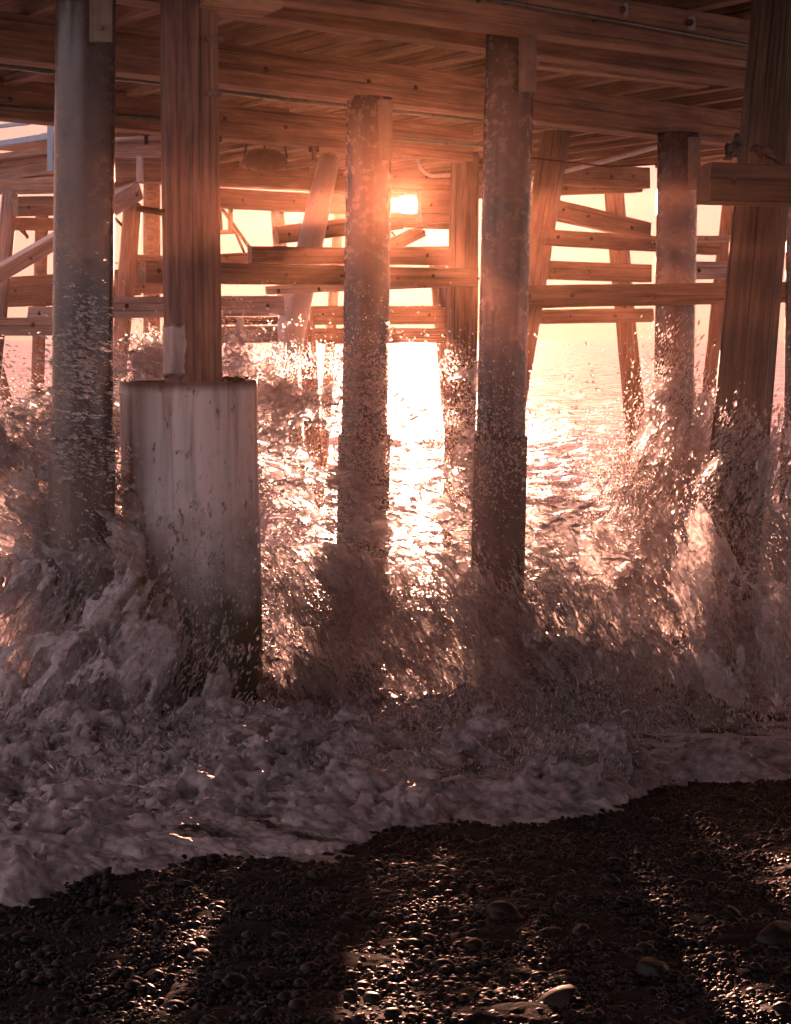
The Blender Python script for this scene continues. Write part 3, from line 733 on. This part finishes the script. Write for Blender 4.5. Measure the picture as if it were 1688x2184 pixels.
# open sea: one sheet to the horizon
ys = np.concatenate([np.linspace(9.0, 40, 620), np.geomspace(40.1, 12000, 420)])
Y, Cc = np.meshgrid(ys, np.linspace(-1, 1, 520), indexing='ij'); X = Cc*(0.62*Y+6)
fade = np.exp(-np.maximum(0, Y-60)/160)
near = np.clip((Y-9)/8, 0, 1)
Z = (samp(T3, X, Y, 14.0)*0.055+samp(T3[::-1], X+3, Y, 5.0)*0.028+samp(T2, X, Y, 1.7)*0.012*np.exp(-Y/40))*fade
sw = np.sin(Y*2*np.pi/7.5+0.6*samp(T1, X, Y, 40)+X*0.05)
Z += (0.07*np.maximum(sw, 0)**2-0.02)*fade*near
Z = Z-0.02
m, t, b, _ = new_mat('sea_water')
v = nd(t, 'ShaderNodeTexCoord').outputs['Object']
fo = ramp(t, noise_tex(t, mapped(t, v, (0.5, 1.6, 1)), 1.2, 9, 0.72), [(0.45, 0.0), (0.58, 1.0)])
c = mixc(t, fo, (0.12, 0.09, 0.105), (0.60, 0.50, 0.55))  # foam paled towards lilac to stand in for sky reflected by the water
t.links.new(c, b.inputs['Base Color'])
t.links.new(ramp(t, fo, [(0.0, 0.24), (1.0, 0.5)]), b.inputs['Roughness']); b.inputs['IOR'].default_value = 1.33
n1 = noise_tex(t, mapped(t, v, (1.2, 3.2, 1)), 1.6, 7, 0.6)
b.inputs['Specular IOR Level'].default_value = 0.28; bump(t, b, n1, 0.75, 0.12); M['sea'] = m
sea = np_mesh('sea', np.stack([X, Y, Z], -1).reshape(-1, 3), grid_faces(*Y.shape), M['sea']); sea['kind'] = 'structure'

# surf: the broken water rushing up the beach
def puff(n): return 1-np.exp(-np.abs(n)*1.6)
def surf_height(X, Y):
    yf = np.interp(X, FX, FY)+samp(T1, X, X*0+2, 2.0)*0.05+samp(T2, X, Y*0.3, 0.9)*0.025
    s_ = Y-yf
    lip = np.clip(s_/0.45, 0, 1)**0.7
    body = 1-np.exp(-np.maximum(s_, 0)/0.5)
    bil = puff(samp(T1, X, Y*1.3, 2.4))*0.75+puff(samp(T1[::-1], X*0.75+0.4, Y*1.3, 1.0))*0.5+puff(samp(T1[:, ::-1], X*0.8+2, Y*1.3, 0.42))*0.22+puff(samp(T2, X*0.8+2, Y*1.3, 0.35))*0.06
    rough = np.interp(Y, [5, 8, 11, 14, 17], [0.10, 0.11, 0.09, 0.07, 0.04])
    lft = np.clip((0.9-X)/1.4, 0.25, 1)
    h = lip*(0.02+bil*rough*0.7*(0.3+0.7*body)*(0.45+0.55*lft))+body*0.03
    # the heaped surge at the foot of the casing, spreading right
    def hump(x0, y0, sx, sy, a): return a*np.exp(-((X-x0)/sx)**2-((Y-y0)/sy)**2)
    h += 0.35*body*(hump(-0.9, 8.7, 0.9, 0.7, 0.10)+hump(-0.15, 8.3, 0.7, 0.5, 0.12)*(0.6+0.6*bil)+hump(-2.0, 9.2, 1.0, 1.4, 0.15)+hump(0.9, 10.2, 1.4, 1.0, 0.10)+hump(2.2, 10.5, 1.0, 1.2, 0.16)+hump(0.93, 7.6, 0.16, 0.2, 0.08))
    base = np.maximum(ground_z(Y), -0.06)
    z = np.where(s_ > 0, base+h, ground_z(Y)-0.05)
    return z, s_
ys = np.linspace(4.4, 17, 1150); cs = np.linspace(-1, 1, 760)
Y, Cc = np.meshgrid(ys, cs, indexing='ij'); Y = 4.4+(Y-4.4)**1.25/(12.6**0.25); X = Cc*(0.34*Y+0.6)
Z, S = surf_height(X, Y)
Xs = X+samp(T2, X, Y, 0.7)*0.012; Ys_ = Y-np.clip(Z-ground_z(Y), 0, 0.3)*0.35
m, t, b, out = new_mat('surf_foam')
v = nd(t, 'ShaderNodeTexCoord').outputs['Object']
f1 = noise_tex(t, mapped(t, v, (2.2, 5, 5)), 1.2, 7, 0.6)
c = mixc(t, ramp(t, f1, [(0.38, 0.0), (0.56, 1.0)]), (0.03, 0.022, 0.022), (0.40, 0.34, 0.35))
t.links.new(c, b.inputs['Base Color']); b.inputs['IOR'].default_value = 1.33
t.links.new(ramp(t, f1, [(0.36, 0.12), (0.6, 0.45)]), b.inputs['Roughness'])
vo = nd(t, 'ShaderNodeTexVoronoi'); vo.inputs['Scale'].default_value = 38; t.links.new(mixc(t, 0.9, noise_tex(t, v, 9, 4), mapped(t, v, (1, 2, 2))), vo.inputs['Vector'])
bump(t, b, mixc(t, 0.35, noise_tex(t, mapped(t, v, (7, 20, 20)), 1.8, 6, 0.6), vo.outputs['Distance']), 0.4, 0.02)
M['surf'] = m
surf = np_mesh('surf', np.stack([Xs, Ys_, Z], -1).reshape(-1, 3), grid_faces(*Y.shape), M['surf']); tag(surf, 'grey pink foaming surf running up the pebbles', kind='stuff')

# ------------------------------------------------------------------ breaking water: torn sheets and drops in the air
import openvdb
def noise3(n, beta, seed):
    r = np.random.default_rng(seed); k = np.fft.fftfreq(n)*n; kr = np.fft.rfftfreq(n)*n
    kk = np.sqrt(k[:, None, None]**2+k[None, :, None]**2+kr[None, None, :]**2); kk[0, 0, 0] = 1
    a = np.fft.rfftn(r.normal(size=(n, n, n)).astype(np.float32))*kk**(-beta); a[kk < 3] *= 0.35; a[0, 0, 0] = 0
    f = np.fft.irfftn(a, s=(n, n, n)).astype(np.float32); return f/f.std()
V1 = noise3(128, 2.3, 41); V2 = noise3(128, 2.0, 42)
def samp3(tile, p):
    n = tile.shape[0]; q = p % n; i = q.astype(np.int32); f = (q-i).astype(np.float32); i %= n; j = (i+1) % n
    fx, fy, fz = f[..., 0], f[..., 1], f[..., 2]
    x0, y0, z0, x1, y1, z1 = i[..., 0], i[..., 1], i[..., 2], j[..., 0], j[..., 1], j[..., 2]
    c00 = tile[x0, y0, z0]*(1-fx)+tile[x1, y0, z0]*fx; c10 = tile[x0, y1, z0]*(1-fx)+tile[x1, y1, z0]*fx
    c01 = tile[x0, y0, z1]*(1-fx)+tile[x1, y0, z1]*fx; c11 = tile[x0, y1, z1]*(1-fx)+tile[x1, y1, z1]*fx
    return (c00*(1-fy)+c10*fy)*(1-fz)+(c01*(1-fy)+c11*fy)*fz
def torn(blobs, ang, res, stretch=2.5, fine=0.16, thr=0.62, lace=0.5, seed=0, rag=0.13):
    """blobs: (x, y, depth, rx, ry, rdepth_m, weight). ang: flow direction in degrees from +X in the upright plane."""
    B = []
    for (x, y, d, rx, ry, rd, wt) in blobs:
        p = P(x, y, d); B.append((p.x, p.y, p.z, rx/F*d, rd*0.5, ry/F*d, wt))
    B = np.array(B); ext = 1.5
    lo = (B[:, :3]-B[:, 3:6]*ext).min(0); hi = (B[:, :3]+B[:, 3:6]*ext).max(0)
    n = np.maximum(4, ((hi-lo)/res).astype(int))
    gx, gy, gz = [lo[k]+np.arange(n[k])*res for k in range(3)]
    env = np.zeros(n, np.float32)
    for (bx, by, bz, rx, ry, rz, wt) in B:
        e_ = np.exp(-((gx-bx)/rx)**2)[:, None, None]*np.exp(-((gy-by)/ry)**2)[None, :, None]*np.exp(-((gz-bz)/rz)**2)[None, None, :]*wt
        env += e_.astype(np.float32)
    env = 1.2*np.tanh(env/1.2)
    idx = np.nonzero(env > 0.05)
    pts = np.stack([gx[idx[0]], gy[idx[1]], gz[idx[2]]], -1)
    a = math.radians(ang); r = np.random.default_rng(seed+100); off = r.uniform(0, 100, 3)
    s_ = pts[:, 0]*math.cos(a)+pts[:, 2]*math.sin(a); q = -pts[:, 0]*math.sin(a)+pts[:, 2]*math.cos(a)
    # tile of 128 cells; one cell = fine/8 metres across the flow, longer along it
    cell = fine/6
    pp = np.stack([s_/cell/stretch, pts[:, 1]/cell/1.4, q/cell], -1).astype(np.float32)+off.astype(np.float32)
    n1 = samp3(V1, pp); n2 = samp3(V2, pp*0.8+31.0); n3 = samp3(V2, pp*2.3+11)
    ridge = 1-np.abs(n1)*1.35
    e_ = env[idx]
    val = e_*0.85+lace*ridge+(1-lace)*0.45*n2+rag*n3-thr-0.75*(1-lace)*0.3
    arr = np.full(n, 1.0, np.float32); arr[idx] = -val
    arr[0] = arr[-1] = 1; arr[:, 0] = arr[:, -1] = 1; arr[:, :, 0] = arr[:, :, -1] = 1
    g_ = openvdb.FloatGrid(1.0); g_.copyFromArray(arr)
    v, tri, quad = g_.convertToPolygons(0.0, 0.0)
    return v*res+lo, quad.astype(np.int64)
def octa(n, pos, vel, size, stretch):
    """n drops: octahedra drawn out along vel"""
    base = np.array([(1, 0, 0), (-1, 0, 0), (0, 1, 0), (0, -1, 0), (0, 0, 1), (0, 0, -1)], float)
    fc = np.array([(0, 2, 4), (2, 1, 4), (1, 3, 4), (3, 0, 4), (2, 0, 5), (1, 2, 5), (3, 1, 5), (0, 3, 5)])
    x = vel/np.linalg.norm(vel, axis=1, keepdims=True); up = np.array([0.1, 1.0, 0.15]); y = np.cross(up, x); y /= np.linalg.norm(y, axis=1, keepdims=True); z = np.cross(x, y)
    V = pos[:, None, :]+size[:, None, None]*(base[None, :, 0:1]*stretch[:, None, None]*x[:, None, :]+base[None, :, 1:2]*y[:, None, :]+base[None, :, 2:3]*z[:, None, :])
    Fc = (fc[None]+(np.arange(n)*6)[:, None, None]).reshape(-1, 3)
    return V.reshape(-1, 3), Fc
def drops(blobs, n0, ang, spread, smin, smed, smax, st=(1.2, 4.0), seed=0, clump=0.5, floor_z=0.0):
    """scatter drops in gaussian puffs; noise gathers them into clumps and threads"""
    n = int(n0*1.7); smin *= 0.6; r = np.random.default_rng(seed); B = np.array(blobs, float)
    wgt = B[:, 6]*B[:, 3]*B[:, 4]*B[:, 2]**2; k = r.choice(len(B), n*3, p=wgt/wgt.sum())
    d = B[k, 2]; g_ = r.normal(size=(n*3, 3))*0.72
    x = (B[k, 0]-CX)/F*d+g_[:, 0]*B[k, 3]/F*d; z = CZ-(B[k, 1]-HY)/F*d+g_[:, 2]*B[k, 4]/F*d; y = d+g_[:, 1]*B[k, 5]*0.5
    p = np.stack([x, y, z], -1)
    nn = samp3(V1, (p*np.array([38, 38, 38])).astype(np.float32)+500)
    keep = (1-clump+clump*(nn > 0.35) > r.uniform(size=n*3)) & (z > floor_z)
    p = p[keep][:n]; m_ = len(p)
    a = np.radians(ang+r.normal(0, spread, m_)); dp = r.normal(0, 0.35, m_)
    vel = np.stack([np.cos(a), dp, np.sin(a)], -1)
    size = np.clip(r.lognormal(math.log(smed*0.72), 0.6, m_), smin, smax)
    return octa(m_, p, vel, size, r.uniform(st[0], st[1], m_))
def merge(parts):
    V = []; Fc = []; o_ = 0
    for v, f in parts: V.append(v); Fc.append(f+o_); o_ += len(v)
    return np.concatenate(V), np.concatenate(Fc)

def burst(parts):
    """parts: list of ((verts, faces), material); the first is the thing, each with its own water"""
    v, f = merge([p[0] for p in parts]); mats = []
    o = np_mesh('wave_splash', v, f, None)
    idx = np.concatenate([np.full(len(p[0][1]), i, np.int32) for i, p in enumerate(parts)])
    for p in parts: o.data.materials.append(M[p[1]])
    o.data.polygons.foreach_set('material_index', idx)
    return o

def water_mat(name, col, trans=0.7, clear=0.3, glass=0.4, rough=0.12, bubbly=False):
    """aerated water: white scatter front and back, see-through share, refracting share, wet skin"""
    m = bpy.data.materials.new(name); m.use_nodes = True; t = m.node_tree; t.nodes.clear()
    out = t.nodes.new('ShaderNodeOutputMaterial')
    df = nd(t, 'ShaderNodeBsdfDiffuse'); tl = nd(t, 'ShaderNodeBsdfTranslucent'); gl = nd(t, 'ShaderNodeBsdfGlossy'); tr = nd(t, 'ShaderNodeBsdfTransparent'); rf = nd(t, 'ShaderNodeBsdfRefraction')
    df.inputs[0].default_value = (*col, 1); tl.inputs[0].default_value = (*col, 1); gl.inputs['Roughness'].default_value = rough
    rf.inputs['Roughness'].default_value = 0.5; rf.inputs['IOR'].default_value = 1.12
    def mx(f, x, y):
        n = nd(t, 'ShaderNodeMixShader')
        if hasattr(f, 'is_linked'): t.links.new(f, n.inputs[0])
        else: n.inputs[0].default_value = f
        t.links.new(x.outputs[0], n.inputs[1]); t.links.new(y.outputs[0], n.inputs[2]); return n
    v = nd(t, 'ShaderNodeTexCoord').outputs['Object']
    n1 = noise_tex(t, v, 30, 5, 0.6)
    body = mx(trans, df, tl)
    see = mx(glass, tr, rf)
    mp = nd(t, 'ShaderNodeMapRange'); t.links.new(n1, mp.inputs[0]); mp.inputs[1].default_value = 0.3; mp.inputs[2].default_value = 0.7
    mp.inputs[3].default_value = max(0, clear-0.3); mp.inputs[4].default_value = min(1, clear+0.3)
    c = mx(mp.outputs[0], body, see)
    fr = nd(t, 'ShaderNodeFresnel'); fr.inputs[0].default_value = 1.33
    b_ = mx(fr.outputs[0], c, gl)
    if bubbly:       # foam: fine bubbles and thinner, darker patches
        n2 = noise_tex(t, mapped(t, v, (5, 9, 9)), 1.4, 8, 0.7)
        cc = mixc(t, ramp(t, n2, [(0.34, 0.0), (0.62, 1.0)]), tuple(q*0.35 for q in col), tuple(min(0.9, q*1.5) for q in col))
        t.links.new(cc, df.inputs[0]); t.links.new(cc, tl.inputs[0])
        vo = nd(t, 'ShaderNodeTexVoronoi'); vo.inputs['Scale'].default_value = 75; t.links.new(v, vo.inputs['Vector'])
        bn = nd(t, 'ShaderNodeBump'); bn.inputs['Strength'].default_value = 0.7; bn.inputs['Distance'].default_value = 0.006
        t.links.new(mixc(t, 0.5, vo.outputs['Distance'], noise_tex(t, mapped(t, v, (20, 45, 45)), 2.0, 7, 0.7)), bn.inputs['Height'])
        for q in (df, tl, gl): t.links.new(bn.outputs[0], q.inputs['Normal'])
    t.links.new(b_.outputs[0], out.inputs[0])
    return m
M['dense'] = water_mat('aerated_water', (0.9, 0.82, 0.84), 0.65, 0.40, 0.3)
M['splash'] = water_mat('torn_water', (0.9, 0.82, 0.84), 0.8, 0.78, 0.4)
M['veil'] = water_mat('thin_aerated_water', (0.94, 0.87, 0.88), 0.8, 0.52, 0.4)
M['froth'] = water_mat('froth', (0.34, 0.29, 0.31), 0.35, 0.12, 0.1, 0.3, True)
M['drop'] = water_mat('water_drops', (0.92, 0.85, 0.85), 0.75, 0.65, 0.4, 0.08)

# left: the wave thrown up against and round the casing
L_crest = [(338, 765, 11.0, 28, 40, 0.12, 1), (300, 800, 10.9, 50, 32, 0.14, 1), (220, 850, 10.7, 70, 32, 0.15, 1), (120, 900, 10.6, 70, 38, 0.16, 1), (20, 945, 10.4, 90, 45, 0.18, 1), (-60, 960, 10.2, 80, 60, 0.2, 1)]
L_mid = [(40, 1030, 10.0, 130, 60, 0.22, 1), (110, 1110, 9.8, 130, 70, 0.22, 1), (215, 1060, 10.3, 60, 60, 0.15, 0.9), (20, 1190, 9.7, 130, 90, 0.25, 1), (180, 1220, 9.5, 90, 80, 0.2, 1)]
L_low = [(130, 1330, 9.4, 150, 100, 0.25, 1.05), (-20, 1400, 9.4, 120, 120, 0.25, 1), (230, 1370, 9.2, 75, 90, 0.18, 1.05), (320, 1470, 9.1, 90, 80, 0.2, 1.05), (180, 1500, 9.0, 180, 90, 0.3, 1.05), (450, 1550, 8.7, 90, 35, 0.2, 1), (40, 1570, 8.6, 120, 60, 0.3, 0.9)]
L_all = L_crest+L_mid+L_low
parts = [(torn(L_crest, 150, 0.009, 2.2, 0.06, 0.30, 0.6, 1, 0.25), 'splash'), (torn(L_mid, 145, 0.009, 2.2, 0.06, 0.34, 0.65, 2, 0.30), 'veil'), (torn(L_low, 62, 0.009, 2.3, 0.06, 0.44, 0.62, 3, 0.30), 'dense')]
tag(burst(parts), 'wave bursting up at the left against the pale casing', kind='stuff')

# middle: lacy crown over a heavy backlit burst
C_crown = [(600, 800, 12.6, 45, 50, 0.10, 0.95), (640, 860, 12.6, 60, 50, 0.12, 1), (580, 900, 12.4, 40, 60, 0.12, 0.9), (700, 775, 12.9, 55, 14, 0.06, 0.9), (770, 790, 13.0, 40, 30, 0.08, 0.95), (830, 800, 13.0, 26, 22, 0.07, 0.95), (740, 870, 12.9, 60, 34, 0.10, 0.9), (870, 860, 13.2, 30, 30, 0.07, 0.85), (910, 905, 13.2, 45, 25, 0.08, 0.9), (985, 790, 13.0, 34, 22, 0.07, 0.9), (1005, 850, 12.9, 30, 40, 0.08, 0.9), (530, 790, 12.4, 40, 22, 0.08, 0.9), (500, 740, 12.2, 20, 46, 0.06, 0.8), (960, 930, 12.8, 70, 40, 0.1, 0.9), (840, 960, 13, 80, 30, 0.1, 0.75)]
C_body = [(590, 1010, 13.6, 50, 50, 0.2, 1.0), (700, 1060, 12.4, 80, 40, 0.2, 1.0), (770, 1110, 12.2, 80, 50, 0.2, 0.85), (980, 1080, 12.4, 70, 60, 0.2, 0.75), (1060, 1000, 12.0, 60, 70, 0.14, 0.8), (700, 1180, 12.0, 120, 60, 0.25, 1.0), (880, 1210, 11.9, 140, 34, 0.2, 0.8), (1060, 1170, 11.6, 100, 70, 0.2, 0.95), (1220, 1180, 11.8, 90, 70, 0.2, 0.8)]
C_low = [(640, 1340, 10.8, 80, 120, 0.22, 1.0), (740, 1300, 10.9, 90, 90, 0.25, 1.0), (900, 1310, 10.7, 100, 80, 0.2, 1.0), (960, 1410, 10.2, 110, 80, 0.25, 1.1), (1080, 1330, 10.6, 90, 90, 0.25, 1.0), (1180, 1350, 10.5, 100, 80, 0.3, 0.95), (1130, 1450, 9.9, 130, 60, 0.3, 0.95), (720, 1440, 10.0, 110, 60, 0.25, 1.0), (1300, 1410, 10.3, 110, 60, 0.3, 0.9)]
parts = [(torn(C_crown, 20, 0.0085, 1.6, 0.10, 0.80, 0.8, 4), 'splash'), (torn(C_body, 165, 0.010, 2.4, 0.09, 0.66, 0.75, 5), 'splash'), (torn(C_low, 125, 0.009, 3.2, 0.055, 0.52, 0.65, 6, 0.28), 'splash')]
tag(burst(parts), 'backlit splash bursting between the pipe piles in the middle', kind='stuff')

# right: water climbing the two right piles
R_up = [(1415, 815, 16.0, 30, 26, 0.1, 0.95), (1440, 870, 15.8, 45, 50, 0.14, 0.95), (1440, 960, 15.6, 60, 60, 0.2, 0.95), (1470, 1040, 15.0, 80, 60, 0.25, 1.0), (1380, 1080, 15.0, 60, 60, 0.2, 0.9), (1560, 960, 9.7, 40, 50, 0.08, 0.8), (1600, 1010, 9.7, 34, 60, 0.1, 0.85), (1535, 1060, 9.8, 40, 60, 0.12, 0.95), (1660, 1060, 11.5, 50, 90, 0.2, 0.9), (1680, 950, 12, 30, 60, 0.15, 0.8)]
R_low = [(1530, 1400, 9.35, 60, 60, 0.15, 1.05), (1620, 1430, 9.2, 80, 50, 0.2, 1.05), (1700, 1430, 9.2, 70, 50, 0.2, 1.05), (1520, 1180, 9.6, 50, 80, 0.12, 1.05), (1500, 1290, 9.5, 50, 70, 0.15, 1.05), (1580, 1330, 9.4, 90, 70, 0.2, 1.1), (1670, 1350, 9.4, 70, 60, 0.2, 1.05), (1660, 1200, 10.8, 60, 90, 0.2, 0.95), (1400, 1180, 13.5, 100, 60, 0.3, 0.9), (1330, 1280, 12.6, 120, 60, 0.3, 0.95), (1600, 1170, 9.7, 40, 50, 0.1, 0.7)]
parts = [(torn(R_up, 65, 0.010, 2.6, 0.08, 0.66, 0.7, 7), 'splash'), (torn(R_low, 110, 0.009, 3.0, 0.055, 0.48, 0.6, 8, 0.28), 'veil')]
tag(burst(parts), 'splash climbing the mossy pile and open sky pipe on the right', kind='stuff')

B_sm = [(1190, 1660, 7.75, 42, 34, 0.2, 1.1), (1150, 1690, 7.75, 60, 22, 0.2, 1.0), (1235, 1650, 7.8, 26, 40, 0.14, 0.85)]
v, f = torn(B_sm, 75, 0.006, 3.0, 0.04, 0.55, 0.6, 14, 0.3); v2, f2 = drops([(1190, 1640, 7.75, 60, 42, 0.2, 1), (1260, 1660, 7.8, 40, 30, 0.2, 0.6)], 3500, 80, 22, 0.0015, 0.003, 0.007, (2, 6), seed=33)
o = burst([((v, f), 'dense')]); tag(o, 'small burst of spray at the surf edge right of centre', kind='stuff')
tag(np_mesh('spray_drops', v2, f2, M['drop']), 'droplets over the small burst at the surf edge', kind='stuff')

# froth: the surf's surface boiled up into rounded, overhanging lumps
fr_res = 0.0105; gx = np.arange(-2.6, 3.2, fr_res); gy = np.arange(4.5, 10.6, fr_res); gz = np.arange(-0.05, 0.24, fr_res)
GX, GY = np.meshgrid(gx, gy, indexing='ij'); base_z, S_ = surf_height(GX, GY)
inview = (np.abs(GX) < 0.27*GY+0.25) & (S_ > -0.25)
cover = np.clip(samp(T1[::-1, ::-1], GX, GY*1.2, 3.2)*0.36+0.56+0.15*np.exp(-S_/0.8)-0.6*np.clip(GX-0.3, 0, 1)*np.clip(S_-0.1, 0, 1), 0, 1.3)
edge = np.clip((S_+0.02+samp(T2, GX, GY, 0.5)*0.03)/0.10, -1, 1)*np.clip(0.25+(S_+samp(T1, GX+1, GY, 1.1)*0.12)/0.7, 0.25, 1)
h2 = np.where(S_ > 0, 0.0, base_z*0+0.0)
arr = np.full((len(gx), len(gy), len(gz)), 1.0, np.float32)
ii, jj = np.nonzero(inview)
for k, z_ in enumerate(gz):
    p_ = np.stack([gx[ii]*0.8, gy[jj], np.full(len(ii), z_)*1.2+base_z[ii, jj]], -1).astype(np.float32)
    bl = np.abs(samp3(V1, p_/0.011+7))*0.050+np.abs(samp3(V1[::-1].copy() if False else V1, p_[:, [1, 0, 2]]/0.0048+50))*0.026+np.abs(samp3(V2, p_/0.0024+11))*0.010
    arr[ii, jj, k] = z_-(bl*1.25*cover[ii, jj]-0.035*(1.15-cover[ii, jj]))*np.maximum(edge[ii, jj], 0)-np.minimum(edge[ii, jj]*0.02-0.012, 0.004)
arr[0] = arr[-1] = 1; arr[:, 0] = arr[:, -1] = 1; arr[:, :, -1] = 1; arr[:, :, 0] = 1
g_ = openvdb.FloatGrid(1.0); g_.copyFromArray(arr); v, tri, quad = g_.convertToPolygons(0.0, 0.0)
v = v*fr_res+np.array([gx[0], gy[0], gz[0]])
fi = np.clip((v[:, 0]-gx[0])/fr_res, 0, len(gx)-1.01); fj = np.clip((v[:, 1]-gy[0])/fr_res, 0, len(gy)-1.01); i0 = fi.astype(int); j0 = fj.astype(int); fi -= i0; fj -= j0
bz_ = np.where(S_ > 0, base_z, ground_z(GY))
v[:, 2] += (bz_[i0, j0]*(1-fi)+bz_[i0+1, j0]*fi)*(1-fj)+(bz_[i0, j0+1]*(1-fi)+bz_[i0+1, j0+1]*fi)*fj
print('froth faces', len(quad))
fr_o = np_mesh('foam_froth', v, quad.astype(np.int64), M['froth']); tag(fr_o, 'soft rounded lumps of froth heaped on the surf', kind='stuff')

# drops
wide = lambda bl, k, kd=1.5: [(x, y, d, rx*k, ry*k, rd*kd, wt) for (x, y, d, rx, ry, rd, wt) in bl]
dl = [drops(wide(L_crest, 1.3), 10000, 150, 14, 0.0025, 0.0045, 0.011, seed=1), drops(wide(L_mid, 1.2), 8000, 140, 16, 0.002, 0.0037, 0.011, (1.5, 5), seed=2, clump=0.7),
      drops(wide(L_low, 1.15), 10000, 62, 10, 0.002, 0.0037, 0.011, (2, 7), seed=3, clump=0.7),
      drops([(175, 760, 9.3, 50, 110, 0.2, 1), (180, 980, 9.5, 60, 60, 0.2, 1.5)], 1500, 165, 12, 0.003, 0.0055, 0.013, (1.2, 3.5), seed=4, clump=0.2),
      drops([(420, 1250, 9.3, 90, 150, 0.2, 1), (480, 1420, 9.1, 60, 80, 0.2, 1)], 420, 75, 8, 0.003, 0.006, 0.014, (1.2, 4), seed=5, clump=0.1),
      drops([(60, 820, 11, 120, 70, 0.5, 1)], 500, 160, 12, 0.003, 0.005, 0.01, seed=6, clump=0.2)]
v, f = merge(dl); tag(np_mesh('spray_drops', v, f, M['drop']), 'spray drops flying over the left splash and in front of the casing', kind='stuff')
dl = [drops(wide(C_crown, 1.5), 9000, 60, 60, 0.0028, 0.0048, 0.013, (1.0, 2.2), seed=11, clump=0.6), drops(wide(C_body, 1.3), 9000, 160, 22, 0.002, 0.0037, 0.011, (1.2, 4), seed=12, clump=0.6),
      drops(wide(C_low, 1.15), 13000, 122, 10, 0.002, 0.0037, 0.011, (2, 7), seed=13, clump=0.6),
      drops([(790, 900, 12.9, 70, 130, 0.3, 1), (1050, 950, 11, 70, 120, 0.2, 1), (980, 1000, 12.5, 60, 120, 0.3, 1), (780, 1010, 12.6, 60, 60, 0.3, 1.2)], 7000, 110, 30, 0.002, 0.0037, 0.011, (1.0, 3), seed=14, clump=0.4),
      drops([(1230, 1020, 13, 110, 150, 0.6, 1), (900, 780, 13, 200, 90, 0.5, 0.3), (540, 680, 12.5, 60, 60, 0.3, 0.3)], 1600, 150, 30, 0.003, 0.0055, 0.014, (1.0, 2.6), seed=15, clump=0.4)]
v, f = merge(dl); tag(np_mesh('spray_drops', v, f, M['drop']), 'spray drops between the front piles around the middle splash', kind='stuff')
dl = [drops(wide(R_up, 1.4), 9000, 62, 12, 0.0026, 0.0046, 0.012, (1.6, 5), seed=21, clump=0.5), drops(wide(R_low, 1.2), 9000, 115, 20, 0.002, 0.0037, 0.011, (1.5, 5), seed=22, clump=0.6),
      drops([(1340, 1060, 15, 60, 110, 0.4, 1), (1440, 800, 15.5, 50, 80, 0.3, 0.5), (1580, 930, 9.6, 50, 50, 0.15, 0.6), (1520, 930, 17, 30, 90, 0.3, 0.8)], 3500, 60, 12, 0.003, 0.0055, 0.012, (1.5, 5), seed=23, clump=0.4)]
v, f = merge(dl); tag(np_mesh('spray_drops', v, f, M['drop']), 'spray drops round the two right hand piles', kind='stuff')
# low spray skimming the surf
S_low = [(200, 1720, 7.5, 260, 60, 0.5, 0.8), (750, 1660, 7.7, 200, 40, 0.3, 0.7), (600, 1620, 8.6, 250, 50, 0.4, 1), (300, 1640, 8.2, 250, 60, 0.5, 1), (1100, 1560, 9.2, 250, 60, 0.6, 1.2), (1400, 1500, 9.6, 250, 70, 0.7, 1.2), (1190, 1680, 7.75, 60, 36, 0.12, 4), (900, 1640, 8.3, 150, 50, 0.4, 0.8)]
v, f = drops(S_low, 26000, 100, 30, 0.002, 0.0035, 0.009, (1.5, 6), seed=31, clump=0.7, floor_z=0.02)
tag(np_mesh('spray_drops', v, f, M['drop']), 'fine low spray skimming the broken surf', kind='stuff')

# ------------------------------------------------------------------ sea haze
bm = bmesh.new(); bmesh.ops.create_cube(bm, size=1)
me = bpy.data.meshes.new('haze'); bm.to_mesh(me); bm.free()
hz = bpy.data.objects.new('haze', me); C.objects.link(hz)
x0, x1, y0, y1, z0, z1 = -40, 40, -14, 50, -2.4, 6.4
hz.scale = (x1-x0, y1-y0, z1-z0); hz.location = ((x0+x1)/2, (y0+y1)/2, (z0+z1)/2)
m = bpy.data.materials.new('haze'); m.use_nodes = True; t = m.node_tree; t.nodes.clear()
out = t.nodes.new('ShaderNodeOutputMaterial'); pv = t.nodes.new('ShaderNodeVolumePrincipled')
pv.inputs['Color'].default_value = (1.0, 0.52, 0.32, 1); pv.inputs['Density'].default_value = HAZE_DENSITY; pv.inputs['Anisotropy'].default_value = 0.89
t.links.new(pv.outputs[0], out.inputs['Volume']); me.materials.append(m)
tag(hz, kind='stuff')
